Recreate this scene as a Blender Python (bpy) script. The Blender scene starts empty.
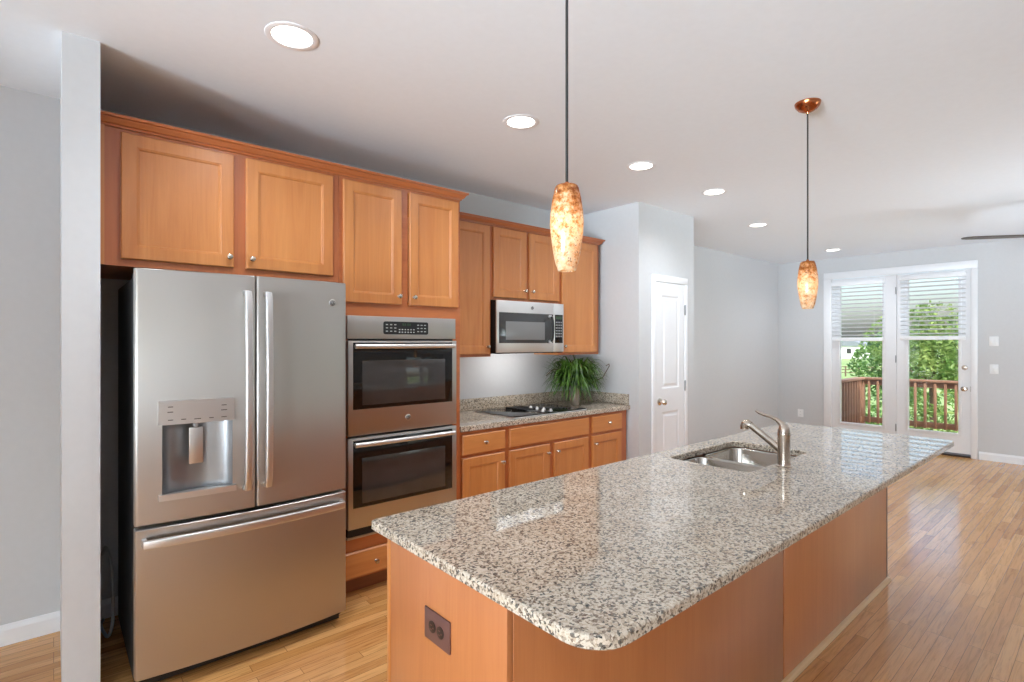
import bpy, bmesh, math, random
from mathutils import Vector, Matrix, noise as mnoise
from mathutils.geometry import tessellate_polygon
random.seed(7)
PI = math.pi
SC = bpy.context.scene
C = SC.collection

# ------------------------------------------------------------------ camera, sky, sun, added window fill, exposure
cam_data = bpy.data.cameras.new('camera')
cam = bpy.data.objects.new('camera', cam_data)
C.objects.link(cam)
cam.location = (0, 0, 1.4884)
cam.rotation_euler = (PI / 2, 0, 0.8579 - PI / 2)
cam_data.sensor_width = 36
cam_data.lens = 530.07 / 1024 * 36
cam_data.shift_y = 0.85 / 1024
cam_data.clip_start = 0.02
cam_data.clip_end = 2000
SC.camera = cam

world = bpy.data.worlds.new('sky')
SC.world = world
world.use_nodes = True
wn = world.node_tree
sky = wn.nodes.new('ShaderNodeTexSky')
sky.sky_type = 'NISHITA'
sky.sun_disc = False
sky.sun_elevation = math.radians(48)
sky.sun_rotation = math.radians(215)
sky.air_density = 1.0
sky.dust_density = 5.0
wn.links.new(sky.outputs[0], wn.nodes['Background'].inputs[0])
wn.nodes['Background'].inputs[1].default_value = 0.50

sun_d = bpy.data.lights.new('sun', 'SUN')
sun_d.energy = 3.2
sun_d.angle = 0.01
sun_d.color = (1.0, 0.95, 0.87)
sun = bpy.data.objects.new('sun', sun_d)
C.objects.link(sun)
sun.rotation_euler = Vector((0.62, 0.55, -0.95)).to_track_quat('-Z', 'Y').to_euler()


def area_light(name, loc, direction, sx, sy, energy, color, spread=110):
    d = bpy.data.lights.new(name, 'AREA')
    d.shape = 'RECTANGLE'
    d.size, d.size_y = sx, sy
    d.spread = math.radians(spread)
    d.energy = energy
    d.color = color
    o = bpy.data.objects.new(name, d)
    C.objects.link(o)
    o.location = loc
    o.rotation_euler = Vector(direction).to_track_quat('-Z', 'Z').to_euler()
    return o


# added daylight fill, aimed up from unseen windows behind and right of the camera
FILL_COL = (0.88, 1.0, 1.13)
for wy, pw, ay in ((-1.9, 82, 0.25), (0.3, 140, 0.0)):
    area_light('window_daylight', (-6.25, wy, 1.0), (1, ay, 0.40), 1.7, 1.2, pw, FILL_COL, 60)
for wx in (-4.6, -2.4):
    area_light('window_daylight', (wx, -3.05, 1.0), (0, 1, 0.6), 1.4, 1.2, 18, FILL_COL, 120)
for wx in (5.6, 7.4):
    area_light('window_daylight', (wx, -3.05, 1.05), (0, 1, 0.55), 1.4, 1.2, 26, FILL_COL, 75)

SC.view_settings.view_transform = 'Standard'
SC.view_settings.look = 'None'
SC.view_settings.exposure = 0.13
SC.view_settings.gamma = 1.0
SC.view_settings.use_curve_mapping = False


# ------------------------------------------------------------------ materials
def srgb(r, g, b):
    f = lambda c: c / 12.92 if c <= 0.04045 else ((c + 0.055) / 1.055) ** 2.4
    return (f(r / 255), f(g / 255), f(b / 255), 1)


class NT:
    def __init__(s, name):
        s.m = bpy.data.materials.new(name)
        s.m.use_nodes = True
        s.t = s.m.node_tree
        s.b = s.t.nodes['Principled BSDF']
        s.out = s.t.nodes['Material Output']

    def n(s, kind, **kw):
        nd = s.t.nodes.new('ShaderNode' + kind)
        for k, v in kw.items():
            if k.startswith('_'):
                setattr(nd, k[1:], v)
            else:
                nd.inputs[k.replace('_', ' ')].default_value = v
        return nd

    def l(s, a, b):
        s.t.links.new(a, b)

    def coords(s, scale=(1, 1, 1), vary=False):
        tc = s.n('TexCoord')
        mp = s.n('Mapping')
        mp.inputs['Scale'].default_value = scale
        s.l(tc.outputs['Object'], mp.inputs['Vector'])
        if vary:
            oi = s.n('ObjectInfo')
            mul = s.n('Math', _operation='MULTIPLY')
            mul.inputs[1].default_value = 37.0
            s.l(oi.outputs['Random'], mul.inputs[0])
            s.l(mul.outputs[0], mp.inputs['Location'])
        return mp.outputs[0]

    def ramp(s, fac, stops, interp='LINEAR'):
        r = s.n('ValToRGB')
        cr = r.color_ramp
        cr.interpolation = interp
        while len(cr.elements) < len(stops):
            cr.elements.new(0.5)
        for e, (p, c) in zip(cr.elements, stops):
            e.position = p
            e.color = c
        s.l(fac, r.inputs[0])
        return r.outputs[0]

    def mix(s, fac, a, b, mode='MIX'):
        x = s.n('Mix', _data_type='RGBA', _blend_type=mode)
        for sock, v in ((x.inputs[0], fac), (x.inputs[6], a), (x.inputs[7], b)):
            if hasattr(v, 'links'):
                s.l(v, sock)
            else:
                sock.default_value = v
        return x.outputs[2]

    def bump(s, height, strength=0.1, dist=0.01):
        b = s.n('Bump')
        b.inputs['Strength'].default_value = strength
        b.inputs['Distance'].default_value = dist
        s.l(height, b.inputs['Height'])
        s.l(b.outputs[0], s.b.inputs['Normal'])


def plain(name, col, rough=0.5, metal=0.0, noise_amt=0.04, nscale=12, coat=0.0, emit=None, estr=0, bump=0.0):
    k = NT(name)
    nz = k.n('TexNoise', Scale=nscale, Detail=3.0)
    k.l(k.coords(), nz.inputs['Vector'])
    lo = tuple(c * (1 - noise_amt) for c in col[:3]) + (1,)
    hi = tuple(min(1, c * (1 + noise_amt)) for c in col[:3]) + (1,)
    k.l(k.ramp(nz.outputs[0], [(0.3, lo), (0.7, hi)]), k.b.inputs['Base Color'])
    k.b.inputs['Roughness'].default_value = rough
    k.b.inputs['Metallic'].default_value = metal
    k.b.inputs['Coat Weight'].default_value = coat
    if emit:
        k.b.inputs['Emission Color'].default_value = emit
        k.b.inputs['Emission Strength'].default_value = estr
    if bump:
        k.bump(nz.outputs[0], bump, 0.002)
    return k.m


def wood(name, axis, light, dark, rough=0.36, coat=0.5):
    k = NT(name)
    sc = [9, 9, 9]
    sc[axis] = 0.7
    v = k.coords(sc, vary=True)
    n1 = k.n('TexNoise', Scale=1.1, Detail=5.0, Roughness=0.65, Distortion=1.4)
    k.l(v, n1.inputs['Vector'])
    sc2 = [70, 70, 70]
    sc2[axis] = 2.0
    v2 = k.coords(sc2, vary=True)
    n2 = k.n('TexNoise', Scale=2.2, Detail=3.0)
    k.l(v2, n2.inputs['Vector'])
    base = k.ramp(n1.outputs[0], [(0.3, dark), (0.5, tuple((a + b) / 2 for a, b in zip(light, dark))), (0.72, light)])
    fine = k.ramp(n2.outputs[0], [(0.3, (0.95, 0.94, 0.93, 1)), (0.65, (1, 1, 1, 1))])
    k.l(k.mix(1.0, base, fine, 'MULTIPLY'), k.b.inputs['Base Color'])
    k.b.inputs['Roughness'].default_value = rough
    k.b.inputs['Coat Weight'].default_value = coat
    k.b.inputs['Coat Roughness'].default_value = 0.25
    return k.m


WL, WD = srgb(208, 138, 76), srgb(190, 116, 60)
wood_v = wood('maple_vertical_grain', 2, WL, WD)
wood_h = wood('maple_horizontal_grain', 0, WL, WD)
wood_frame = wood('maple_face_frame', 2, srgb(192, 112, 62), srgb(172, 94, 50))
wood_frame_h = wood('maple_face_frame_rail', 0, srgb(192, 112, 62), srgb(172, 94, 50))
wood_toe = wood('maple_toe_kick', 0, srgb(140, 78, 42), srgb(118, 62, 34))
wood_island = wood('island_veneer', 2, srgb(204, 128, 74), srgb(192, 114, 62), 0.34, 0.9)
for nd in wood_island.node_tree.nodes:
    if nd.type == 'BSDF_PRINCIPLED':
        nd.inputs['Coat IOR'].default_value = 1.75
        nd.inputs['Specular IOR Level'].default_value = 0.8
dark_strip = wood('dark_stained_strip', 2, srgb(84, 44, 26), srgb(66, 34, 20))
wood_shoe = wood('shoe_moulding_wood', 0, srgb(232, 196, 150), srgb(216, 174, 124))  # paler than the cabinet maple: light on the shoe is put into its colour


def granite():
    k = NT('speckled_granite')
    co = k.coords((1, 1, 1))
    nz = k.n('TexNoise', Scale=60.0, Detail=2.0)
    k.l(co, nz.inputs['Vector'])
    warp = k.mix(0.012, co, nz.outputs['Color'], 'ADD')
    v1 = k.n('TexVoronoi', Scale=165.0)
    k.l(warp, v1.inputs['Vector'])
    sep = k.n('SeparateColor')
    k.l(v1.outputs['Color'], sep.inputs[0])
    cream, beige, grey, brown, black = srgb(212, 199, 180), srgb(190, 173, 152), srgb(150, 135, 119), srgb(100, 78, 60), srgb(32, 26, 24)
    a = k.ramp(sep.outputs[0], [(0.0, cream), (0.38, beige), (0.61, grey), (0.73, brown), (0.85, black)], 'CONSTANT')
    v2 = k.n('TexVoronoi', Scale=380.0)
    k.l(warp, v2.inputs['Vector'])
    sep2 = k.n('SeparateColor')
    k.l(v2.outputs['Color'], sep2.inputs[0])
    b = k.ramp(sep2.outputs[1], [(0.0, srgb(60, 50, 46)), (0.1, srgb(150, 130, 112)), (0.24, srgb(205, 196, 184)), (0.8, srgb(226, 220, 210))], 'CONSTANT')
    col = k.mix(0.25, a, b)
    big = k.n('TexNoise', Scale=7.0, Detail=3.0)
    k.l(co, big.inputs['Vector'])
    tone = k.ramp(big.outputs[0], [(0.35, (0.9, 0.87, 0.84, 1)), (0.65, (1, 1, 1, 1))])
    k.l(k.mix(1.0, col, tone, 'MULTIPLY'), k.b.inputs['Base Color'])
    k.b.inputs['Roughness'].default_value = 0.025
    k.b.inputs['Specular IOR Level'].default_value = 0.55
    return k.m


def oak_floor():
    k = NT('oak_strip_floor')
    co = k.coords((1, 1, 1))
    br = k.n('TexBrick', Scale=1.0)
    br.offset = 0.37
    br.offset_frequency = 3
    br.squash = 0.8
    br.squash_frequency = 2
    br.inputs['Brick Width'].default_value = 0.85
    br.inputs['Row Height'].default_value = 0.056
    br.inputs['Mortar Size'].default_value = 0.0011
    br.inputs['Mortar Smooth'].default_value = 0.2
    br.inputs['Color1'].default_value = (0, 0, 0, 1)
    br.inputs['Color2'].default_value = (1, 1, 1, 1)
    br.inputs['Mortar'].default_value = (0.5, 0.5, 0.5, 1)
    k.l(co, br.inputs['Vector'])
    plank = k.ramp(br.outputs['Color'], [(0.0, srgb(190, 131, 74)), (0.35, srgb(212, 156, 94)), (0.7, srgb(224, 169, 108)), (1.0, srgb(200, 140, 82))])
    g = k.coords((1.6, 26, 1))
    off = k.mix(1.0, g, k.mix(1.0, br.outputs['Color'], (9, 9, 9, 1), 'MULTIPLY'), 'ADD')
    n = k.n('TexNoise', Scale=2.0, Detail=5.0, Roughness=0.65, Distortion=1.2)
    k.l(off, n.inputs['Vector'])
    grain = k.ramp(n.outputs[0], [(0.32, (0.66, 0.58, 0.5, 1)), (0.5, (0.95, 0.93, 0.9, 1)), (0.7, (1.05, 1.04, 1.02, 1))])
    col = k.mix(1.0, plank, grain, 'MULTIPLY')
    col = k.mix(br.outputs['Fac'], col, srgb(120, 78, 44))
    k.l(col, k.b.inputs['Base Color'])
    k.b.inputs['Roughness'].default_value = 0.14
    k.b.inputs['Specular IOR Level'].default_value = 0.85
    n2 = k.n('TexNoise', Scale=3.0, Detail=2.0)
    k.l(co, n2.inputs['Vector'])
    inv = k.n('Math', _operation='SUBTRACT')
    k.l(n2.outputs[0], inv.inputs[0])
    k.l(br.outputs['Fac'], inv.inputs[1])
    k.bump(inv.outputs[0], 0.06, 0.003)
    return k.m


def steel(name, col, rough, axis=0, wav=0.02, aniso=0.5):
    k = NT(name)
    sc = [900, 900, 900]
    sc[axis] = 4
    n = k.n('TexNoise', Scale=1.0, Detail=2.0)
    k.l(k.coords(sc), n.inputs['Vector'])
    k.l(k.ramp(n.outputs[0], [(0.3, tuple(c * 0.985 for c in col[:3]) + (1,)), (0.7, col)]), k.b.inputs['Base Color'])
    k.b.inputs['Metallic'].default_value = 1.0
    rr = k.ramp(n.outputs[0], [(0.3, (rough * 0.96,) * 3 + (1,)), (0.7, (rough * 1.04,) * 3 + (1,))])
    k.l(rr, k.b.inputs['Roughness'])
    if aniso:
        k.b.inputs['Anisotropic'].default_value = aniso
        tg = k.n('Tangent', _direction_type='RADIAL', _axis='Z')
        k.l(tg.outputs[0], k.b.inputs['Tangent'])
    if wav:
        n2 = k.n('TexNoise', Scale=3.5, Detail=1.0)
        k.l(k.coords((1, 1, 0.35)), n2.inputs['Vector'])
        k.bump(n2.outputs[0], wav, 0.05)
    return k.m


def glass(name, tint=(0.97, 0.99, 0.98, 1), refl=0.08):
    k = NT(name)
    tr = k.n('BsdfTransparent')
    tr.inputs[0].default_value = tint
    gl = k.n('BsdfGlossy', Roughness=0.02)
    fr = k.n('Fresnel', IOR=1.45)
    mx = k.n('MixShader')
    mul = k.n('Math', _operation='MULTIPLY')
    mul.inputs[1].default_value = refl * 12
    k.l(fr.outputs[0], mul.inputs[0])
    k.l(mul.outputs[0], mx.inputs[0])
    k.l(tr.outputs[0], mx.inputs[1])
    k.l(gl.outputs[0], mx.inputs[2])
    k.l(mx.outputs[0], k.out.inputs[0])
    return k.m


def amber_glass():
    k = NT('speckled_amber_art_glass')
    co = k.coords((1, 1, 1), vary=True)
    n = k.n('TexNoise', Scale=55.0, Detail=4.0, Roughness=0.7)
    k.l(co, n.inputs['Vector'])
    v = k.n('TexVoronoi', Scale=150.0)
    k.l(k.mix(0.05, co, n.outputs['Color'], 'ADD'), v.inputs['Vector'])
    tc = k.n('TexCoord')
    sx = k.n('SeparateXYZ')
    k.l(tc.outputs['Object'], sx.inputs[0])
    amt = k.n('MapRange')
    amt.inputs['From Min'].default_value = 0.15
    amt.inputs['From Max'].default_value = 0.25
    k.l(sx.outputs[2], amt.inputs[0])
    add = k.n('Math', _operation='MULTIPLY_ADD')
    add.inputs[1].default_value = 0.26
    k.l(amt.outputs[0], add.inputs[0])
    k.l(n.outputs[0], add.inputs[2])
    base = k.ramp(add.outputs[0], [(0.34, srgb(255, 244, 224)), (0.50, srgb(250, 224, 184)), (0.64, srgb(224, 164, 96)), (0.80, srgb(164, 92, 36))])
    spot = k.ramp(v.outputs['Distance'], [(0.26, (1, 1, 1, 1)), (0.40, (0, 0, 0, 1))])
    sep = k.n('SeparateColor')
    k.l(v.outputs['Color'], sep.inputs[0])
    gate = k.ramp(sep.outputs[0], [(0.66, (0, 0, 0, 1)), (0.70, (1, 1, 1, 1))])
    sf = k.mix(1.0, spot, gate, 'MULTIPLY')
    col = k.mix(sf, base, srgb(104, 70, 66))
    k.l(col, k.b.inputs['Base Color'])
    k.b.inputs['Roughness'].default_value = 0.12
    k.b.inputs['Coat Weight'].default_value = 0.5
    tl = k.n('BsdfTranslucent')
    k.l(col, tl.inputs[0])
    mx = k.n('MixShader')
    mx.inputs[0].default_value = 0.55
    k.l(k.b.outputs[0], mx.inputs[1])
    k.l(tl.outputs[0], mx.inputs[2])
    k.l(mx.outputs[0], k.out.inputs[0])
    return k.m


def leafy(name, lo, hi, rough=0.5, trans=0.35, scale=6):
    k = NT(name)
    n = k.n('TexNoise', Scale=scale, Detail=3.0)
    k.l(k.coords((1, 1, 1)), n.inputs['Vector'])
    col = k.ramp(n.outputs[0], [(0.32, lo), (0.68, hi)])
    k.l(col, k.b.inputs['Base Color'])
    k.b.inputs['Roughness'].default_value = rough
    tl = k.n('BsdfTranslucent')
    k.l(col, tl.inputs[0])
    mx = k.n('MixShader')
    mx.inputs[0].default_value = trans
    k.l(k.b.outputs[0], mx.inputs[1])
    k.l(tl.outputs[0], mx.inputs[2])
    k.l(mx.outputs[0], k.out.inputs[0])
    return k.m


GRANITE = granite()
OAK = oak_floor()
STEEL = steel('brushed_stainless', srgb(194, 189, 184), 0.40, 0, 0.06, 0.85)
STEEL_LT = steel('bright_stainless', srgb(222, 221, 220), 0.36, 0, 0.0, 0.0)
STEEL_SINK = steel('satin_sink_steel', srgb(196, 190, 182), 0.14, 0, 0.0, 0.0)
NICKEL = plain('brushed_nickel', srgb(206, 196, 184), 0.22, 1.0)
NICKEL_DK = plain('satin_nickel_faucet', srgb(196, 184, 172), 0.2, 1.0)
WALLP = plain('grey_wall_paint', srgb(205, 205, 206), 0.6, 0, 0.012, 30, bump=0.04)
CEILP = plain('white_ceiling_paint', srgb(239, 244, 250), 0.7, 0, 0.01, 30)
TRIMW = plain('white_trim_paint', srgb(238, 238, 240), 0.35, 0, 0.01)
DOORW = plain('white_door_paint', srgb(236, 236, 238), 0.35, 0, 0.01)
BLACKG = plain('black_oven_glass', srgb(20, 18, 17), 0.06, 0, 0.1)
WINDOWG = plain('oven_window_glass', srgb(58, 54, 52), 0.07, 0, 0.08, coat=0.5)
MW_WINDOW = plain('microwave_mesh_window', srgb(128, 128, 128), 0.25, 0, 0.05, 400)
BLACKP = plain('black_plastic', srgb(22, 22, 23), 0.45)
DKGREY = plain('dark_grey_casing', srgb(52, 53, 54), 0.5)
GREYP = plain('grey_plastic', srgb(150, 150, 152), 0.4)
RECESS = plain('satin_grey_recess', srgb(150, 151, 153), 0.32, 0.85)
MARKS = plain('pale_printed_marks', srgb(190, 192, 190), 0.5)
MARKS_DK = plain('dark_printed_marks', srgb(88, 86, 84), 0.5)
GREEN_LED = plain('green_display_digits', srgb(46, 66, 48), 0.4, emit=srgb(60, 110, 70), estr=0.06)
BRONZE = plain('bronze_outlet_plate', srgb(122, 88, 82), 0.35, 0.35)
BRONZE_DK = plain('dark_bronze_receptacle', srgb(58, 40, 30), 0.45)
COPPER = plain('brushed_copper', srgb(186, 112, 74), 0.24, 1.0)
CORD = plain('dark_cord', srgb(24, 23, 23), 0.6)
GREYCORD = plain('grey_power_cord', srgb(176, 176, 174), 0.5)
WHITEP = plain('white_switch_plastic', srgb(240, 240, 240), 0.35)
LENS = plain('lit_lamp_lens', (1, 1, 1, 1), 0.5, emit=(1.0, 0.97, 0.92, 1), estr=5.0)
BULB = plain('lit_bulb_glass', (1, 1, 1, 1), 0.4, emit=(1.0, 0.90, 0.72, 1), estr=1.5)
AMBER = amber_glass()
PANE = glass('clear_window_pane')
BLINDW = plain('white_blind_slats', srgb(240, 241, 243), 0.4, 0, 0.01)
POTM = plain('pale_taupe_vase', srgb(176, 160, 148), 0.25, 0.5)
PLANT = leafy('long_green_leaves', srgb(18, 44, 16), srgb(104, 148, 52), 0.4, 0.25, 22)
PLANT_BR = plain('brown_dry_stem', srgb(92, 66, 50), 0.6)
SOIL = plain('dark_soil', srgb(40, 30, 24), 0.9)
DECK = wood('deck_lumber', 1, srgb(162, 124, 100), srgb(138, 102, 82), 0.7, 0.0)
DECK_V = wood('deck_baluster_lumber', 2, srgb(158, 120, 96), srgb(134, 96, 76), 0.7, 0.0)
GRASS = leafy('lawn', srgb(104, 132, 76), srgb(138, 160, 106), 0.9, 0.0, 0.2)
LEAF_A = leafy('bright_tree_leaves', srgb(84, 122, 54), srgb(152, 174, 104), 0.5, 0.4, 2.5)
LEAF_B = leafy('mid_green_tree_leaves', srgb(60, 104, 44), srgb(120, 156, 84), 0.5, 0.35, 2.5)
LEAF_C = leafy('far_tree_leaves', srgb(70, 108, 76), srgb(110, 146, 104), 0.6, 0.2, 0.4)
BARK = plain('grey_brown_bark', srgb(96, 80, 66), 0.9, 0, 0.2)
SIDING = plain('white_house_siding', srgb(226, 228, 230), 0.7)
ROOFM = plain('grey_house_roof', srgb(120, 128, 140), 0.8)
FANM = plain('dark_fan_blade', srgb(74, 66, 60), 0.4)


# ------------------------------------------------------------------ mesh helpers
def box(bm, x0, x1, y0, y1, z0, z1, bev=0.0, seg=2):
    r = bmesh.ops.create_cube(bm, size=1.0)
    vs = r['verts']
    for v in vs:
        v.co = Vector(((x0 + x1) / 2 + v.co.x * (x1 - x0), (y0 + y1) / 2 + v.co.y * (y1 - y0), (z0 + z1) / 2 + v.co.z * (z1 - z0)))
    if bev:
        es = list({e for v in vs for e in v.link_edges})
        bmesh.ops.bevel(bm, geom=es, offset=bev, segments=seg, profile=0.5, affect='EDGES', clamp_overlap=True)
    return bm


def loft(bm, rings, cap0=True, cap1=True, close=True):
    R = [[bm.verts.new(p) for p in r] for r in rings]
    n = len(R[0])
    for a, b in zip(R, R[1:]):
        for i in range(n if close else n - 1):
            j = (i + 1) % n
            bm.faces.new((a[i], a[j], b[j], b[i]))
    if cap0:
        bm.faces.new(list(reversed(R[0])))
    if cap1:
        bm.faces.new(R[-1])
    return R


def lathe(bm, center, axis, prof, n=24, cap0=True, cap1=True):
    """prof: (radius, distance along axis)"""
    ax = Vector(axis).normalized()
    u = ax.orthogonal().normalized()
    w = ax.cross(u)
    c = Vector(center)
    rings = []
    for r, h in prof:
        rings.append([c + ax * h + (u * math.cos(2 * PI * i / n) + w * math.sin(2 * PI * i / n)) * max(r, 1e-5) for i in range(n)])
    loft(bm, rings, cap0, cap1)


def tube(bm, pts, r, n=10, up=None, flat=1.0, taper=None, sq=1.0):
    """sweep along points; flat scales the section across 'up'"""
    pts = [Vector(p) for p in pts]
    rings = []
    prev = None
    for i, p in enumerate(pts):
        t = (pts[min(i + 1, len(pts) - 1)] - pts[max(i - 1, 0)]).normalized()
        if up is not None:
            a = Vector(up) - t * t.dot(Vector(up))
            a.normalize()
        elif prev is None:
            a = t.orthogonal().normalized()
        else:
            a = (prev - t * t.dot(prev)).normalized()
        prev = a
        b = t.cross(a)
        rr = r * (taper[i] if taper else 1)
        q = [(math.cos(2 * PI * k / n), math.sin(2 * PI * k / n)) for k in range(n)]
        q = [(math.copysign(abs(c) ** sq, c), math.copysign(abs(w) ** sq, w)) for c, w in q]
        rings.append([p + a * rr * flat * c + b * rr * w for c, w in q])
    loft(bm, rings)


def rrect(x0, x1, y0, y1, r, n=6, z=0.0, radii=None):
    """rounded rectangle outline, counter-clockwise; radii for corners (x0y0, x1y0, x1y1, x0y1)"""
    rs = radii or (r, r, r, r)
    cs = [(x0, y0, PI, 1, 1), (x1, y0, 1.5 * PI, -1, 1), (x1, y1, 0, -1, -1), (x0, y1, 0.5 * PI, 1, -1)]
    out = []
    for (cx, cy, a0, sx, sy), rr in zip(cs, rs):
        for i in range(n + 1):
            a = a0 + i / n * PI / 2
            out.append(Vector((cx + sx * rr + rr * math.cos(a), cy + sy * rr + rr * math.sin(a), z)))
    return out


def front(bm, x0, x1, z0, z1, yb, yf, rail=0.057, rec=0.009, edge=0.004):
    """recessed-panel door or drawer front facing -y"""
    def rect(i, y):
        return [(x0 + i, y, z0 + i), (x1 - i, y, z0 + i), (x1 - i, y, z1 - i), (x0 + i, y, z1 - i)]
    rings = [rect(0, yb), rect(0, yf + edge), rect(edge, yf)]
    if rail:
        rings += [rect(rail, yf), rect(rail + 0.004, yf + 0.003), rect(rail + 0.007, yf + 0.003), rect(rail + 0.012, yf + rec)]
    loft(bm, rings)


def prism(bm, poly, axis, a0, a1):
    """extrude 2-D polygon along axis: x -> poly is (y,z); y -> (x,z); z -> (x,y)"""
    def P(p, a):
        return {'x': (a, p[0], p[1]), 'y': (p[0], a, p[1]), 'z': (p[0], p[1], a)}[axis]
    loft(bm, [[P(p, a0) for p in poly], [P(p, a1) for p in poly]])


ROOTS = {}


def obj(name, bm, m, parent=None, loc=None, smooth=0.6):
    """link a bmesh written in world coordinates as one object"""
    bmesh.ops.recalc_face_normals(bm, faces=bm.faces)
    if smooth:
        for f in bm.faces:
            f.smooth = True
        for e in bm.edges:
            if len(e.link_faces) == 2:
                e.smooth = e.calc_face_angle(0) < smooth
    base = Vector(ROOTS[parent.name]) if parent else Vector(loc or (0, 0, 0))
    bmesh.ops.translate(bm, verts=bm.verts, vec=-base)
    me = bpy.data.meshes.new(name)
    bm.to_mesh(me)
    bm.free()
    o = bpy.data.objects.new(name, me)
    C.objects.link(o)
    for mm in (m if isinstance(m, (list, tuple)) else [m]):
        me.materials.append(mm)
    if parent:
        o.parent = parent
    else:
        o.location = base
    ROOTS[o.name] = tuple(base)
    return o


def thing(name, label, cat, loc, group=None):
    o = bpy.data.objects.new(name, None)
    o.empty_display_size = 0.1
    C.objects.link(o)
    o.location = loc
    ROOTS[o.name] = tuple(loc)
    o['label'] = label
    o['category'] = cat
    if group:
        o['group'] = group
    return o


def tag(o, label, cat, group=None):
    o['label'] = label
    o['category'] = cat
    if group:
        o['group'] = group
    return o


def struct(name, bm, m, parent=None, smooth=0.6):
    o = obj(name, bm, m, parent, None, smooth)
    if not parent:
        o['kind'] = 'structure'
    return o


def B():
    return bmesh.new()


def bx(*a, **k):
    return box(bmesh.new(), *a, **k)


# ------------------------------------------------------------------ room shell
XN, XF = -6.0, 8.87          # wall behind the camera, far wall with the patio doors
YR, YK, YL = -2.8, 3.60, 3.67
H = 2.743
struct('floor', bx(XN - 0.15, XF + 0.15, YR - 0.15, YL + 0.15, -0.12, 0), OAK)
struct('ceiling', bx(XN - 0.15, XF + 0.15, YR - 0.15, YL + 0.15, H, H + 0.12), CEILP)
struct('wall_kitchen', bx(XN, 3.96, YK, YL + 0.1, 0, H), WALLP)
struct('wall_stub', bx(0.025, 0.148, 2.807, YK, 0, H), WALLP)
struct('wall_pantry', bx(3.96, 4.885, 2.847, YL + 0.1, 0, H), WALLP)
struct('wall_living', bx(4.885, XF, YL, YL + 0.1, 0, H), WALLP)

DY0, DY1, DZ = 1.27, 2.92, 2.445   # rough opening of the patio doors
bm = B()
box(bm, XF, XF + 0.14, YR, DY0, 0, H)
box(bm, XF, XF + 0.14, DY1, YL + 0.1, 0, H)
box(bm, XF, XF + 0.14, DY0, DY1, DZ, H)
struct('wall_far', bm, WALLP)


def window_wall_x(bm, x0, x1, ya, yb, wins):
    """wall across x with window openings (y0, y1, z0, z1)"""
    cur = ya
    for (y0, y1, z0, z1) in sorted(wins):
        box(bm, x0, x1, cur, y0, 0, H)
        box(bm, x0, x1, y0, y1, 0, z0)
        box(bm, x0, x1, y0, y1, z1, H)
        cur = y1
    box(bm, x0, x1, cur, yb, 0, H)


NW = [(-2.75, -1.05, 0.4, 2.4), (-0.55, 1.15, 0.4, 2.4)]  # unseen windows added behind the camera to give the daylight fill a source
bm = B()
window_wall_x(bm, XN - 0.14, XN, YR, YL + 0.1, NW)
struct('wall_near', bm, WALLP)
RW = [(-5.3, -3.9, 0.4, 2.4), (-3.1, -1.7, 0.4, 2.4), (4.9, 6.3, 0.4, 2.4), (6.7, 8.1, 0.4, 2.4)]  # more unseen windows, added in the right wall for the same fill
bm = B()
cur = XN - 0.14
for (a0, a1, z0, z1) in RW:
    box(bm, cur, a0, YR - 0.14, YR, 0, H)
    box(bm, a0, a1, YR - 0.14, YR, 0, z0)
    box(bm, a0, a1, YR - 0.14, YR, z1, H)
    cur = a1
box(bm, cur, XF + 0.14, YR - 0.14, YR, 0, H)
struct('wall_right', bm, WALLP)

wi = 1
for (y0, y1, z0, z1) in NW:
    bm = B()
    xa, xb = XN - 0.10, XN - 0.05
    for q in ((y0, y0 + 0.06, z0, z1), (y1 - 0.06, y1, z0, z1), (y0 + 0.06, y1 - 0.06, z0, z0 + 0.06), (y0 + 0.06, y1 - 0.06, z1 - 0.06, z1), (y0 + 0.06, y1 - 0.06, 1.43, 1.48)):
        box(bm, xa, xb, *q)
    w = struct('window_%d' % wi, bm, TRIMW)
    struct('pane', bx(XN - 0.078, XN - 0.072, y0 + 0.06, y1 - 0.06, z0 + 0.06, z1 - 0.06), PANE, w)
    wi += 1
for (x0, x1, z0, z1) in RW:
    bm = B()
    ya, yb = YR - 0.10, YR - 0.05
    for q in ((x0, x0 + 0.06, z0, z1), (x1 - 0.06, x1, z0, z1), (x0 + 0.06, x1 - 0.06, z0, z0 + 0.06), (x0 + 0.06, x1 - 0.06, z1 - 0.06, z1), (x0 + 0.06, x1 - 0.06, 1.43, 1.48)):
        box(bm, q[0], q[1], ya, yb, q[2], q[3])
    w = struct('window_%d' % wi, bm, TRIMW)
    struct('pane', bx(x0 + 0.06, x1 - 0.06, YR - 0.078, YR - 0.072, z0 + 0.06, z1 - 0.06), PANE, w)
    wi += 1


def base_prof(d, h):
    return [(0, 0), (d, 0), (d, h - 0.025), (d * 0.55, h - 0.008), (d * 0.4, h), (0, h)]


def baseboard(name, axis, wallpos, sgn, a0, a1, h=0.10, d=0.014):
    bm = B()
    pr = [(wallpos + sgn * p, z) for p, z in base_prof(d, h)]
    prism(bm, pr, axis, a0, a1)
    struct(name, bm, TRIMW, smooth=0)


baseboard('baseboard_hall', 'x', YK, -1, XN, 0.025)
baseboard('baseboard_alcove', 'x', YK, -1, 0.148, 1.25)
baseboard('baseboard_living', 'x', YL, -1, 4.90, XF)
baseboard('baseboard_far_left', 'y', XF, -1, 3.0, YL - 0.015)
baseboard('baseboard_far_right', 'y', XF, -1, YR, 1.21)
baseboard('baseboard_pantry', 'x', 2.847, -1, 4.75, 4.885)

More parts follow.
